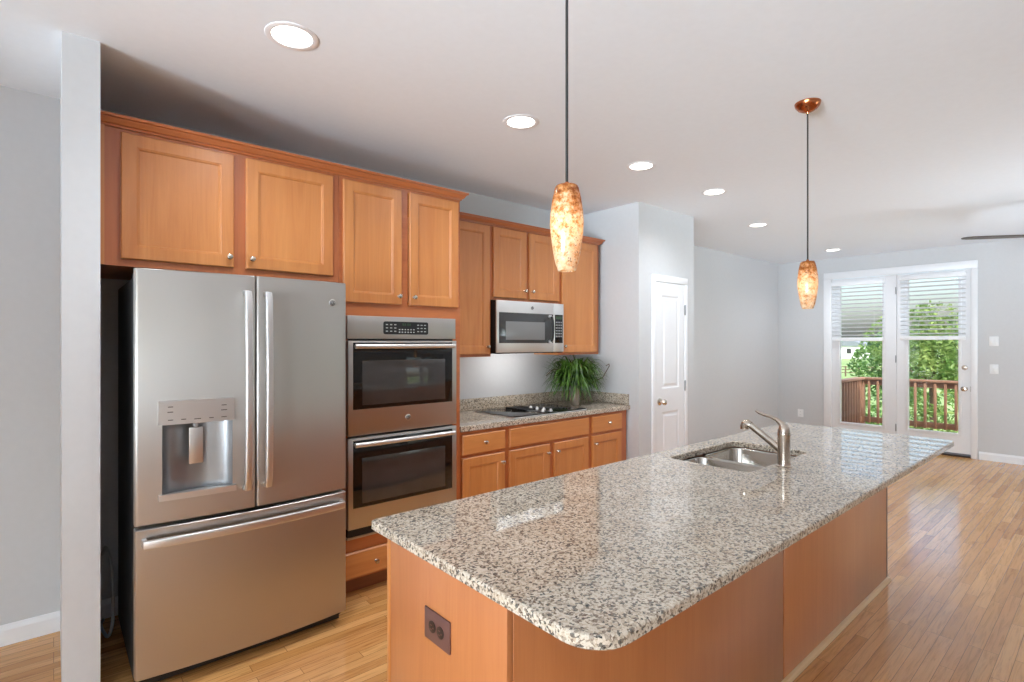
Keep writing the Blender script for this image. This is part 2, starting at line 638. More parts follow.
# pantry door -------------------------------------------------------
PX0, PX1, PZ = 4.212, 4.690, 2.045
bm = B()
yw = 2.847
for (x0, x1, z0, z1) in ((PX0 - 0.063, PX0 - 0.004, 0, PZ + 0.004), (PX1 + 0.004, PX1 + 0.055, 0, PZ + 0.004), (PX0 - 0.063, PX1 + 0.055, PZ + 0.004, PZ + 0.068)):
    box(bm, x0, x1, yw - 0.02, yw, z0, z1, bev=0.005)
struct('trim_1', bm, TRIMW)
bm = B()
yf = yw - 0.012


def panel_ring(bm, x0, x1, z0, z1, y):
    def rect(i, yy):
        return [(x0 + i, yy, z0 + i), (x1 - i, yy, z0 + i), (x1 - i, yy, z1 - i), (x0 + i, yy, z1 - i)]
    loft(bm, [rect(0, y), rect(0.012, y + 0.007), rect(0.028, y + 0.007), rect(0.045, y + 0.001)], cap0=False)


pan = [(PX0 + 0.095, PX1 - 0.095, 1.05, 1.925), (PX0 + 0.095, PX1 - 0.095, 0.22, 0.83)]
zs = [0.008, pan[1][2], pan[1][3], pan[0][2], pan[0][3], PZ]
xs = [PX0, pan[0][0], pan[0][1], PX1]
for i in range(3):
    for j in range(5):
        if i == 1 and j in (1, 3):
            continue
        vs = [bm.verts.new((x, yf, z)) for x, z in ((xs[i], zs[j]), (xs[i + 1], zs[j]), (xs[i + 1], zs[j + 1]), (xs[i], zs[j + 1]))]
        bm.faces.new(vs)
for p in pan:
    panel_ring(bm, *p, yf)
for (xa, za, xb, zb) in ((PX0, 0.008, PX1, 0.008), (PX1, 0.008, PX1, PZ), (PX1, PZ, PX0, PZ), (PX0, PZ, PX0, 0.008)):
    bm.faces.new([bm.verts.new(p) for p in ((xa, yf, za), (xb, yf, zb), (xb, yw - 0.0005, zb), (xa, yw - 0.0005, za))])
bmesh.ops.remove_doubles(bm, verts=bm.verts, dist=1e-5)
d1 = struct('door_1', bm, DOORW, smooth=0)
bm = B()
lathe(bm, (PX0 + 0.052, yf, 0.93), (0, -1, 0), [(0.033, 0), (0.033, 0.006), (0.012, 0.012), (0.011, 0.035), (0.022, 0.042), (0.029, 0.055), (0.024, 0.068), (0.008, 0.074)])
struct('door_knob', bm, NICKEL, d1)
for hz in (1.80, 1.06, 0.28):
    bm = B()
    box(bm, PX1 - 0.004, PX1 + 0.012, yf - 0.011, yf - 0.001, hz - 0.045, hz + 0.045, bev=0.003)
    lathe(bm, (PX1 + 0.004, yf - 0.008, hz - 0.05), (0, 0, 1), [(0.006, 0), (0.007, 0.002), (0.007, 0.098), (0.006, 0.1)], 10)
    struct('hinge', bm, GREYP, d1)

# patio doors -------------------------------------------------------
bm = B()
xa, xb = XF - 0.022, XF - 0.0005
for (y0, y1, z0, z1) in ((DY1 - 0.03, DY1 + 0.078, 0, DZ - 0.02), (DY0 - 0.05, DY0 + 0.018, 0, DZ - 0.02), (DY0 - 0.05, DY1 + 0.078, DZ - 0.02, DZ + 0.082)):
    box(bm, xa, xb, y0, y1, z0, z1, bev=0.006)
box(bm, xa + 0.004, XF + 0.05, 2.078, 2.09, 0.02, DZ - 0.02)
struct('trim_2', bm, TRIMW)
bm = B()
box(bm, XF - 0.01, XF + 0.135, DY0 + 0.001, DY1 - 0.001, 0.0, 0.022)
struct('trim_3', bm, BRONZE_DK)


def patio_door(name, y0, y1, g0, g1, gz0=0.30, gz1=2.37):
    x0, x1 = XF - 0.004, XF + 0.042
    bm = B()
    zt = DZ - 0.022
    for (a, b, c, d) in ((y0, g0, 0.045, zt), (g1, y1, 0.045, zt), (g0, g1, 0.045, gz0), (g0, g1, gz1, zt)):
        box(bm, x0, x1, a, b, c, d)
    # raised glazing bead
    for (a, b, c, d) in ((g0 - 0.032, g0, gz0 - 0.032, gz1 + 0.032), (g1, g1 + 0.032, gz0 - 0.032, gz1 + 0.032), (g0, g1, gz0 - 0.032, gz0), (g0, g1, gz1, gz1 + 0.032)):
        box(bm, x0 - 0.010, x0 + 0.002, a, b, c, d, bev=0.004)
    dr = struct(name, bm, DOORW)
    struct('glass_pane', bx(XF + 0.016, XF + 0.022, g0 + 0.0005, g1 - 0.0005, gz0 + 0.0005, gz1 - 0.0005), PANE, dr)
    return dr


d2 = patio_door('door_2', 2.092, 2.888, 2.245, 2.774)
d3 = patio_door('door_3', 1.291, 2.076, 1.412, 1.943)
bm = B()
lathe(bm, (XF - 0.004, 1.350, 1.158), (-1, 0, 0), [(0.032, 0), (0.032, 0.008), (0.024, 0.016), (0.0, 0.017)])
box(bm, XF - 0.045, XF - 0.02, 1.345, 1.355, 1.14, 1.176, bev=0.003)
struct('deadbolt', bm, NICKEL, d3)
bm = B()
lathe(bm, (XF - 0.004, 1.350, 0.885), (-1, 0, 0), [(0.032, 0), (0.032, 0.007), (0.013, 0.014), (0.012, 0.04), (0.026, 0.048), (0.031, 0.06), (0.024, 0.072), (0.0, 0.076)])
struct('door_knob', bm, NICKEL, d3)
struct('strike_plate', bx(XF - 0.006, XF - 0.0035, 1.2895, 1.293, 0.85, 0.92), NICKEL, d3)
for hz in (0.30, 1.25, 2.2):
    bm = B()
    lathe(bm, (XF - 0.024, 2.083, hz - 0.05), (0, 0, 1), [(0.005, 0), (0.007, 0.003), (0.007, 0.097), (0.005, 0.1)], 10)
    struct('hinge', bm, GREYP, d3)
bm = B()
lathe(bm, (XF - 0.03, 1.644, 0.0005), (0, 0, 1), [(0.016, 0), (0.016, 0.012), (0.008, 0.02), (0.008, 0.085), (0.012, 0.09), (0.012, 0.1)], 12)
tag(obj('door_stop', bm, WHITEP, loc=(XF - 0.03, 1.644, 0)), 'small white peg standing on the floor against the foot of the patio door', 'door stop')

# blinds
for (y0, y1, zb, zt, lab) in ((2.222, 2.868, 1.50, 2.372, 'white slatted blind half lowered on the fixed left patio door'),
                              (1.335, 2.022, 1.515, 2.392, 'white slatted blind half lowered on the hinged right patio door')):
    bl = thing('window_blind', lab, 'blind', (XF - 0.05, (y0 + y1) / 2, zb), 'white slatted blinds on the patio doors')
    bm = B()
    box(bm, XF - 0.078, XF - 0.016, y0 - 0.006, y1 + 0.006, zt - 0.062, zt, bev=0.004)
    obj('headrail', bm, BLINDW, bl)
    bm = B()
    z = zb + 0.085
    while z < zt - 0.075:
        a = math.radians(16)
        dx, dz = 0.025 * math.cos(a), 0.025 * math.sin(a)
        pts = []
        for s in (-1, -0.5, 0, 0.5, 1):
            pts.append((XF - 0.047 + s * dx, z - s * dz + 0.0025 * (1 - s * s)))
        poly = pts + [(p[0], p[1] - 0.0028) for p in reversed(pts)]
        prism(bm, poly, 'y', y0, y1)
        z += 0.0575
    for v in bm.verts:
        pass
    obj('slats', bm, BLINDW, bl)
    bm = B()
    box(bm, XF - 0.074, XF - 0.02, y0, y1, zb, zb + 0.052, bev=0.006)
    obj('bottom_rail', bm, BLINDW, bl)
    for t in (0.16, 0.84):
        yy = y0 + (y1 - y0) * t
        bm = B()
        tube(bm, [(XF - 0.076, yy, zb + 0.03), (XF - 0.076, yy, zt - 0.03)], 0.0012, 6)
        obj('ladder_cord', bm, BLINDW, bl)


# wall plates
def plate(name, label, cat, x, y, z, kind):
    t = thing(name, label, cat, (x, y, z - 0.06))
    w = 0.045 if kind == 'double' else 0.042
    bm = B()
    box(bm, x - 0.006, x, y - w, y + w, z - 0.06, z + 0.06, bev=0.003)
    obj('plate', bm, WHITEP, t)
    if kind == 'outlet':
        for dz in (-0.022, 0.022):
            bm = B()
            box(bm, x - 0.009, x - 0.005, y - 0.016, y + 0.016, z + dz - 0.014, z + dz + 0.014, bev=0.002)
            s = obj('receptacle', bm, WHITEP, t)
            bm = B()
            for dy in (-0.006, 0.006):
                box(bm, x - 0.0095, x - 0.0085, y + dy - 0.0012, y + dy + 0.0012, z + dz - 0.004, z + dz + 0.006)
            obj('slot', bm, BLACKP, s)
    elif kind == 'double':
        for dy in (-0.018, 0.018):
            bm = B()
            box(bm, x - 0.011, x - 0.005, y + dy - 0.013, y + dy + 0.013, z - 0.033, z + 0.033, bev=0.003)
            obj('rocker', bm, WHITEP, t)
    else:
        bm = B()
        box(bm, x - 0.014, x - 0.005, y - 0.02, y + 0.02, z - 0.034, z + 0.034, bev=0.004)
        obj('rocker', bm, WHITEP, t)


plate('light_switch', 'upper white double rocker switch plate on wall right of the patio door', 'light switch', XF - 0.0005, 1.070, 1.495, 'double')
plate('light_switch', 'lower white switch plate on wall right of the patio door', 'light switch', XF - 0.0005, 1.068, 1.147, 'single')
plate('wall_outlet', 'white wall outlet low on the grey far wall left of the patio doors', 'outlet', XF - 0.0005, 3.33, 0.372, 'outlet')


# ------------------------------------------------------------------ cabinets
def knob(x, y, z, parent):
    bm = B()
    lathe(bm, (x, y, z), (0, -1, 0), [(0.0085, 0), (0.0085, 0.002), (0.0055, 0.005), (0.005, 0.013), (0.0125, 0.018), (0.0145, 0.023), (0.012, 0.028), (0.004, 0.031)], 16)
    obj('knob', bm, NICKEL, parent)


def cab_door(t, x0, x1, z0, z1, yface, kx=None, kz=None, rail=0.057):
    bm = B()
    front(bm, x0, x1, z0, z1, yface - 0.0005, yface - 0.020, rail)
    d = obj('door', bm, wood_v, t, smooth=0)
    if kx is not None:
        knob(kx, yface - 0.020, kz, d)
    return d


def cab_drawer(t, x0, x1, z0, z1, yface, kx=None, kz=None, name='drawer'):
    bm = B()
    front(bm, x0, x1, z0, z1, yface - 0.0005, yface - 0.020, 0, edge=0.006)
    d = obj(name, bm, wood_h, t, smooth=0)
    if kx is not None:
        knob(kx, yface - 0.020, kz, d)
    return d


def carcass(bm, x0, x1, y0, y1, z0, z1, th=0.018):
    """open fronted box behind the face frame at y0"""
    box(bm, x0, x0 + th, y0, y1, z0, z1)
    box(bm, x1 - th, x1, y0, y1, z0, z1)
    box(bm, x0 + th, x1 - th, y0, y1, z0, z0 + th)
    box(bm, x0 + th, x1 - th, y0, y1, z1 - th, z1)
    box(bm, x0 + th, x1 - th, y1 - 0.006, y1, z0 + th, z1 - th)


def frame(bm, x0, x1, z0, z1, yf, stiles, rails, th=0.019):
    """face frame: stiles (x0,x1) full height, rails (z0,z1) between them"""
    for (a, b) in stiles:
        box(bm, a, b, yf, yf + th, z0, z1)
    st = sorted(stiles)
    for (c, d) in rails:
        for (p, q) in zip(st, st[1:]):
            box(bm, p[1], q[0], yf, yf + th, c, d)


TF = 2.95      # face of the deep tall cabinets
CT = 2.462     # top of the tall cabinets
UT = 2.415     # top of the wall cabinets over the counter
# over the refrigerator
t = thing('wall_cabinet', 'deep wide two-door maple wall cabinet above the stainless refrigerator', 'cabinet', (0.15, TF, 1.83), 'maple wall cabinets')
bm = B()
carcass(bm, 0.150, 1.236, TF + 0.019, 3.598, 1.83, CT)
obj('carcass', bm, wood_frame, t)
bm = B()
frame(bm, 0.150, 1.236, 1.83, CT, TF, [(0.150, 0.240), (0.675, 0.755), (1.185, 1.236)], [(1.83, 1.875), (2.415, CT)])
obj('face_frame', bm, wood_frame, t)
cab_door(t, 0.227, 0.687, 1.862, 2.428, TF, 0.663, 1.912)
cab_door(t, 0.743, 1.198, 1.862, 2.428, TF, 0.768, 1.912)
t = thing('cabinet_filler', 'narrow maple filler strip between the stub wall and the cabinet above the refrigerator', 'filler strip', (0.149, TF - 0.01, 1.83))
ROOTS[t.name] = (0.149, TF - 0.01, 1.83)
obj('strip', bx(0.1490, 0.1690, TF - 0.012, TF - 0.0005, 1.83, 2.445), wood_v, t)

# tall oven cabinet
t = thing('oven_cabinet', 'tall maple oven cabinet with two upper doors housing the double oven', 'cabinet', (1.238, TF, 0))
bm = B()
x0, x1 = 1.238, 2.082
box(bm, x0, x0 + 0.018, TF + 0.019, 3.598, 0.10, CT)
box(bm, x1 - 0.018, x1, TF + 0.019, 3.598, 0.0, CT)
for z in (0.10, 0.335, 1.668, CT - 0.018):
    box(bm, x0 + 0.018, x1 - 0.018, TF + 0.019, 3.598, z, z + 0.018)
obj('carcass', bm, wood_v, t)
bm = B()
frame(bm, x0, x1, 0.10, CT, TF, [(x0, 1.290), (2.024, x1)], [(0.10, 0.125), (0.25, 0.353), (1.640, 1.735), (2.415, CT)])
box(bm, 1.64, 1.685, TF, TF + 0.019, 1.735, 2.415)
obj('face_frame', bm, wood_frame_h, t)
cab_door(t, 1.258, 1.633, 1.718, 2.426, TF, 1.609, 1.768)
cab_door(t, 1.688, 2.060, 1.718, 2.426, TF, 1.715, 1.768)
cab_drawer(t, 1.262, 2.055, 0.113, 0.262, TF, 1.66, 0.188)
knob(1.447 + 0.01, TF - 0.020, 0.183, t.children[-1])
obj('toe_kick', bx(x0 + 0.02, x1 - 0.02, TF + 0.065, TF + 0.08, 0, 0.10), wood_toe, t)


# crown mouldings
def crown(bm, path, prof):
    """sweep profile (out, z) along 2-D path with mitres; out is to the right of travel"""
    rings = []
    P = [Vector(p) for p in path]
    for i, p in enumerate(P):
        nrm = []
        if i > 0:
            d = (P[i] - P[i - 1]).normalized()
            nrm.append(Vector((d.y, -d.x)))
        if i < len(P) - 1:
            d = (P[i + 1] - P[i]).normalized()
            nrm.append(Vector((d.y, -d.x)))
        m = sum(nrm, Vector((0, 0)))
        m = m / m.dot(nrm[0])
        rings.append([(p.x + m.x * o, p.y + m.y * o, z) for o, z in prof])
    loft(bm, rings)


def crown_profile(z):
    return [(o, z + h) for o, h in ((0.0005, 0), (0.009, 0), (0.011, 0.009), (0.019, 0.011), (0.022, 0.014), (0.032, 0.030), (0.033, 0.034), (0.043, 0.035), (0.045, 0.040), (0.044, 0.048), (0.0005, 0.048))]


bm = B()
crown(bm, [(0.149, TF - 0.0005), (2.0825, TF - 0.0005), (2.0825, 3.222)], crown_profile(2.446))
obj_c = obj('crown_moulding', bm, wood_frame_h, loc=(0.149, TF, 2.41), smooth=0)
tag(obj_c, 'long maple crown moulding along the top of the refrigerator and oven cabinets', 'crown moulding', 'maple crown mouldings')

# wall cabinets over the counter
UF = 3.27
UB = 1.372
for (nm, x0, x1, z0, doors, lab) in (
        ('a', 2.084, 2.604, UB, [(2.104, 2.583, 2.556, 1.450)], 'single-door maple wall cabinet between the oven cabinet and the microwave'),
        ('b', 2.605, 3.378, 1.822, [(2.622, 2.972, 2.948, 1.908), (3.006, 3.362, 3.032, 1.908)], 'short two-door maple wall cabinet directly above the microwave'),
        ('c', 3.379, 3.912, UB, [(3.398, 3.872, 3.42, 1.450)], 'single-door maple wall cabinet right of the microwave above the potted plant')):
    t = thing('wall_cabinet', lab, 'cabinet', (x0, UF, z0), 'maple wall cabinets')
    bm = B()
    carcass(bm, x0, x1, UF + 0.019, 3.598, z0, UT)
    obj('carcass', bm, wood_v, t)
    bm = B()
    st = [(x0, x0 + 0.038), (x1 - 0.045, x1)]
    if nm == 'b':
        st.append((2.965, 3.012))
    frame(bm, x0, x1, z0, UT, UF, st, [(z0, z0 + 0.035), (UT - 0.045, UT)])
    obj('face_frame', bm, wood_frame, t)
    for (a, b, kx, kz) in doors:
        cab_door(t, a, b, z0 + 0.020, 2.396, UF, kx, kz)
bm = B()
crown(bm, [(2.0850, UF - 0.0005), (3.9125, UF - 0.0005), (3.9125, 3.598)], crown_profile(2.406))
oc = obj('crown_moulding', bm, wood_frame_h, loc=(2.085, UF, 2.41), smooth=0)
tag(oc, 'shorter maple crown moulding above the microwave wall cabinets', 'crown moulding', 'maple crown mouldings')

# base cabinets
BF = 2.965
for (x0, x1, drawers, doors, lab) in (
        (2.084, 2.505, [(2.104, 2.487, 0.712, 0.848, 2.295)], [(2.104, 2.480, 2.452)], 'maple base cabinet with one drawer next to the oven cabinet'),
        (2.506, 3.428, [(2.528, 3.406, 0.712, 0.852, None)], [(2.526, 2.942, 2.914), (2.990, 3.400, 3.018)], 'wide two-door maple base cabinet under the cooktop'),
        (3.429, 3.935, [(3.451, 3.850, 0.712, 0.852, 3.66)], [(3.451, 3.845, 3.479)], 'maple base cabinet with one drawer against the pantry wall')):
    t = thing('base_cabinet', lab, 'cabinet', (x0, BF, 0), 'maple base cabinets')
    bm = B()
    carcass(bm, x0, x1, BF + 0.019, 3.598, 0.10, 0.874)
    obj('carcass', bm, wood_frame, t)
    bm = B()
    st = [(x0, x0 + 0.035), (x1 - 0.035 if x1 < 3.9 else 3.83, x1)]
    if x0 == 2.506:
        st.append((2.93, 3.0))
    frame(bm, x0, x1, 0.10, 0.874, BF, st, [(0.10, 0.135), (0.69, 0.725), (0.84, 0.874)])
    obj('face_frame', bm, wood_frame, t)
    for (a, b, c, d, kx) in drawers:
        if kx:
            cab_drawer(t, a, b, c, d, BF, kx, (c + d) / 2 + 0.005)
        else:
            cab_drawer(t, a, b, c, d, BF, name='false_front')
    for (a, b, kx) in doors:
        cab_door(t, a, b, 0.118, 0.690, BF, kx, 0.622)
    obj('toe_kick', bx(x0 + 0.001, x1 - 0.001, BF + 0.07, BF + 0.085, 0, 0.0995), wood_toe, t)


# ------------------------------------------------------------------ granite tops
def slab(bm, outline, z0, z1, ease=0.005, hole=None):
    """outline: list of (x,y) ccw; optional hole outline (ccw)"""
    def inset(poly, d):
        n = len(poly)
        out = []
        for i in range(n):
            a, b, c = poly[i - 1], poly[i], poly[(i + 1) % n]
            d1, d2 = (b - a), (c - b)
            if d1.length < 1e-7:
                d1 = d2
            if d2.length < 1e-7:
                d2 = d1
            n1 = Vector((-d1.y, d1.x)).normalized()
            n2 = Vector((-d2.y, d2.x)).normalized()
            m = n1 + n2
            m = m / max(0.3, m.dot(n1))
            out.append(b + m * d)
        return out
    ol = [Vector((p[0], p[1])) for p in outline]
    levels = [(z0, ease * 0.6), (z0 + ease * 0.6, 0), (z1 - ease, 0), (z1 - ease * 0.3, ease * 0.3), (z1, ease)]
    rings = [[(p.x, p.y, z) for p in inset(ol, d)] for z, d in levels]
    R = loft(bm, rings, False, False)
    if not hole:
        bm.faces.new(list(reversed(R[0])))
        bm.faces.new(R[-1])
        return
    hl = [Vector((p[0], p[1])) for p in hole]
    hr = [[(p.x, p.y, z) for p in inset(hl, d)] for z, d in ((z0, 0.0), (z1 - 0.004, 0.0), (z1, -0.004))]
    Rh = loft(bm, hr, False, False)
    for outer, inner in ((R[0], Rh[0]), (R[-1], Rh[-1])):
        vs = outer + inner
        tris = tessellate_polygon([[v.co.copy() for v in outer], [v.co.copy() for v in reversed(inner)]])
        vs = outer + list(reversed(inner))
        for tr in tris:
            try:
                bm.faces.new([vs[i] for i in tr])
            except ValueError:
                pass


t = thing('countertop', 'speckled granite countertop with backsplash along the kitchen wall under the cooktop', 'countertop', (2.084, 2.938, 0.876))
bm = B()
slab(bm, [(2.0845, 2.938), (3.9590, 2.938), (3.9590, 3.598), (2.0845, 3.598)], 0.8745, 0.914)
obj('slab', bm, GRANITE, t, smooth=0.2)
bm = B()
box(bm, 2.0845, 3.9590, 3.578, 3.598, 0.9142, 1.012, bev=0.002)
obj('backsplash', bm, GRANITE, t)
bm = B()
box(bm, 3.9390, 3.9590, 2.95, 3.5775, 0.9142, 1.012, bev=0.002)
obj('side_splash', bm, GRANITE, t)

IX0, IX1, IY0, IY1 = 0.772, 3.965, 0.645, 1.596
SX0, SX1, SY0, SY1 = 2.310, 2.985, 1.082, 1.486
top_out = rrect(IX0, IX1, IY0, IY1, 0, 8, radii=(0.10, 0.035, 0.02, 0.018))
hole = rrect(SX0, SX1, SY0, SY1, 0.035, 6)
bm = B()
slab(bm, [(p.x, p.y) for p in top_out], 0.884, 0.914, 0.006, [(p.x, p.y) for p in hole])
tag(obj('island_countertop', bm, GRANITE, loc=(IX0, IY0, 0.884), smooth=0.2), 'large speckled granite island top with a rounded near corner and sink cutout', 'countertop')

# island base
ix0, ix1, iy0, iy1 = 0.825, 3.945, 0.972, 1.576
t = thing('kitchen_island', 'long maple kitchen island base under the speckled granite top', 'kitchen island', (ix0, iy0, 0))
bm = B()
box(bm, ix0, ix0 + 0.02, iy0 + 0.001, iy1 - 0.02, 0, 0.8835, bev=0.001)
obj('end_panel', bm, wood_island, t)
obj('corner_stile', bx(ix0 - 0.002, ix0 + 0.02, iy1 - 0.0195, iy1, 0, 0.8835, bev=0.002), wood_v, t)
bm = B()
box(bm, ix0 + 0.0205, 2.400, iy0, iy0 + 0.018, 0, 0.8835, bev=0.002)
obj('back_panel', bm, wood_island, t)
bm = B()
box(bm, 2.412, ix1 - 0.025, iy0 + 0.000, iy0 + 0.018, 0, 0.8835, bev=0.002)
obj('back_panel', bm, wood_island, t)
obj('joint_strip', bx(2.400, 2.412, iy0 + 0.006, iy0 + 0.018, 0, 0.8835), dark_strip, t)
obj('corner_strip', bx(ix1 - 0.0245, ix1, iy0 - 0.0003, iy0 + 0.018, 0.0205, 0.8835), dark_strip, t)
obj('end_panel', bx(ix1 - 0.02, ix1, iy0 + 0.0185, iy1, 0.0, 0.8835, bev=0.001), wood_island, t)
bm = B()
box(bm, ix0 + 0.0205, ix1 - 0.0205, iy1 - 0.02, iy1 - 0.0005, 0.10, 0.8835)
obj('face_frame', bm, wood_frame, t)
for k in range(6):
    xa = ix0 + 0.05 + k * 0.506
    bm = B()
    front(bm, xa, xa + 0.476, 0.125, 0.86, -(iy1 + 0.0002), -(iy1 + 0.0197))
    for v in bm.verts:
        v.co.y = -v.co.y
    dd = obj('door', bm, wood_v, t, smooth=0)
    bm = B()
    lathe(bm, (xa + (0.43 if k % 2 == 0 else 0.046), iy1 + 0.0197, 0.79), (0, 1, 0), [(0.0085, 0), (0.0055, 0.005), (0.005, 0.013), (0.0145, 0.023), (0.012, 0.028), (0.004, 0.031)], 16)
    obj('knob', bm, NICKEL, dd)
obj('toe_kick', bx(ix0 + 0.0205, ix1 - 0.0205, iy1 - 0.08, iy1 - 0.07, 0, 0.10), wood_toe, t)
bm = B()
prism(bm, [(iy0 - 0.0005, 0), (iy0 - 0.020, 0), (iy0 - 0.019, 0.009), (iy0 - 0.012, 0.018), (iy0 - 0.0005, 0.021)], 'x', ix0, ix1 + 0.004)
obj('shoe_moulding', bm, wood_shoe, t)

# island outlet
oy, oz = 1.274, 0.674
t = thing('power_outlet', 'bronze duplex outlet plate on the near end of the island', 'outlet', (ix0 - 0.006, oy, oz - 0.045))
bm = B()
box(bm, ix0 - 0.0065, ix0 - 0.0005, oy - 0.065, oy + 0.065, oz - 0.045, oz + 0.045, bev=0.003)
obj('plate', bm, BRONZE, t)
for dy in (0.021, -0.021):
    bm = B()
    lathe(bm, (ix0 - 0.0055, oy + dy, oz), (-1, 0, 0), [(0.017, 0), (0.017, 0.003), (0.014, 0.004)], 20)
    s = obj('receptacle', bm, BRONZE_DK, t)
    bm = B()
    for dz in (-0.006, 0.006):
        box(bm, ix0 - 0.0105, ix0 - 0.0096, oy + dy - 0.003, oy + dy + 0.006, oz + dz - 0.0013, oz + dz + 0.0013)
    lathe(bm, (ix0 - 0.0096, oy + dy - 0.009, oz), (-1, 0, 0), [(0.0025, 0), (0.0025, 0.0009)], 10)
    obj('slot', bm, BRONZE, s)

# sink
t = thing('kitchen_sink', 'stainless double-bowl sink set under the island counter cutout', 'sink', ((SX0 + SX1) / 2, (SY0 + SY1) / 2, 0.69))
DV0, DV1 = 2.600, 2.626
for (a, b, zb) in ((SX0 + 0.004, DV0, 0.70), (DV1, SX1 - 0.004, 0.69)):
    bm = B()
    y0, y1 = SY0 + 0.004, SY1 - 0.004
    o = 0.013

    def rr(i, z, r):
        return rrect(a + i, b - i, y0 + i, y1 - i, r, 6, z)
    loft(bm, [rr(-o + 0.0004, 0.876, 0.06), rr(-o + 0.0004, 0.8785, 0.06), rr(0.0, 0.8785, 0.05), rr(0.003, 0.872, 0.05), rr(0.008, zb + 0.03, 0.05), rr(0.016, zb + 0.008, 0.05), rr(0.035, zb, 0.04), rr(0.033, zb - 0.004, 0.04), rr(0.006, zb + 0.02, 0.055), rr(-0.002, 0.871, 0.055)], cap0=False, cap1=False)
    # floor of the bowl
    vs = [bm.verts.new(p) for p in rr(0.035, zb, 0.04)]
    bm.faces.new(vs)
    bmesh.ops.remove_doubles(bm, verts=bm.verts, dist=1e-5)
    bw = obj('bowl', bm, STEEL_SINK, t)
    bm = B()
    lathe(bm, ((a + b) / 2, (y0 + y1) / 2, zb + 0.0005), (0, 0, 1), [(0.045, 0), (0.043, 0.003), (0.03, 0.001), (0.012, 0.002)], 20)
    obj('drain', bm, NICKEL, bw)

# faucet
fx, fy, fz = 2.55, 1.030, 0.9145
t = thing('kitchen_faucet', 'brushed nickel pull-out faucet with a curved lever handle beside the island sink', 'faucet', (fx, fy, fz))
bm = B()
lathe(bm, (fx, fy, fz), (0, 0, 1), [(0.034, 0), (0.034, 0.004), (0.0285, 0.008), (0.0275, 0.02), (0.027, 0.14), (0.0285, 0.147), (0.0275, 0.155)], 28)
obj('body', bm, NICKEL_DK, t)
bm = B()
d = Vector((0.0, 1.0, 0)).normalized()
pts = [(fx + d.x * q, fy + d.y * q, fz + 0.066 + 0.68 * q) for q in (0.0, 0.04, 0.09, 0.13, 0.155)]
tube(bm, pts, 0.0158, 16, taper=[1.35, 1.15, 1.0, 1.0, 1.05])
sp = obj('spout', bm, NICKEL_DK, t)
bm = B()
hp = Vector(pts[-1])
pts2 = [hp + Vector((d.x * q, d.y * q, h)) for q, h in ((0, 0.0), (0.014, 0.006), (0.024, 0.003), (0.029, -0.009), (0.029, -0.022))]
tube(bm, pts2, 0.0205, 16, taper=[0.85, 1.0, 1.08, 1.0, 0.98])
obj('spray_head', bm, NICKEL_DK, sp)
bm = B()
lz = fz + 0.155
prof = [(0.0275, 0.0), (0.026, 0.012), (0.02, 0.028), (0.012, 0.038)]
lathe(bm, (fx, fy, lz + 0.0005), (0, 0, 1), prof, 24)
lev = [(0.0, 0.018), (0.012, 0.040), (0.034, 0.058), (0.062, 0.068), (0.092, 0.073), (0.115, 0.081), (0.13, 0.090)]
tube(bm, [(fx + d.x * q - 0.0 * q, fy + d.y * q * 1.0, lz + h) for q, h in lev], 0.010, 12, up=(1, 0, 0), flat=1.0, taper=[1.7, 1.35, 0.95, 0.8, 0.75, 0.7, 0.5])
obj('lever_handle', bm, NICKEL_DK, t)


# ------------------------------------------------------------------ refrigerator
FX0, FX1, FY = 0.255, 1.168, 2.690
fcx = (FX0 + FX1) / 2


def fy_at(x):
    u = (x - fcx) / ((FX1 - FX0) / 2)
    return FY - 0.030 * (1 - u * u)


def curved_slab(bm, x0, x1, z0, z1, yb, r=0.010, n=16):
    """door slab whose front follows the shallow arc of the refrigerator; rounded vertical edges"""
    xs = [x0 + r * (1 - math.cos(k / 4 * PI / 2)) for k in range(5)]
    fr = []
    for k in range(5):
        a = k / 4 * PI / 2
        fr.append((x0 + r * (1 - math.cos(a)), fy_at(x0 + r) + r * (1 - math.sin(a))))
    for k in range(1, n):
        x = x0 + r + (x1 - x0 - 2 * r) * k / n
        fr.append((x, fy_at(x)))
    for k in range(4, -1, -1):
        a = k / 4 * PI / 2
        fr.append((x1 - r * (1 - math.cos(a)), fy_at(x1 - r) + r * (1 - math.sin(a))))
    poly = fr + [(x1, yb), (x0, yb)]
    e = 0.003
    def ring(z, i):
        out = []
        for (x, y) in poly:
            out.append((x + (fcx - x) * 0 + (i if x < (x0 + x1) / 2 else -i) * (1 if abs(x - x0) < r or abs(x - x1) < r else 0), y + (i if y < yb - 0.01 else 0), z))
        return out
    loft(bm, [ring(z0, e), ring(z0 + e, 0), ring(z1 - e, 0), ring(z1, e)])


fr_t = thing('refrigerator', 'stainless french-door refrigerator with ice dispenser and bottom freezer drawer', 'refrigerator', (fcx, 3.1, 0))
bm = B()
box(bm, FX0 + 0.004, FX1 - 0.004, 2.752, 3.50, 0.03, 1.768, bev=0.004)
for x in (FX0 + 0.05, FX1 - 0.05):
    for y in (2.80, 3.42):
        lathe(bm, (x, y, 0.0005), (0, 0, 1), [(0.02, 0), (0.02, 0.03)], 10)
obj('body', bm, DKGREY, fr_t)
obj('kick_grille', bx(FX0 + 0.02, FX1 - 0.02, 2.735, 2.751, 0.02, 0.075), BLACKP, fr_t)
obj('gasket', bx(FX0 + 0.014, FX1 - 0.014, 2.742, 2.7515, 0.085, 1.775), BLACKP, fr_t)
for x in (FX0 + 0.04, FX1 - 0.04):
    obj('hinge_cover', bx(x - 0.032, x + 0.032, 2.76, 2.90, 1.7685, 1.790, bev=0.004), BLACKP, fr_t)
ZS0, ZT = 0.716, 1.797
split = 0.7175
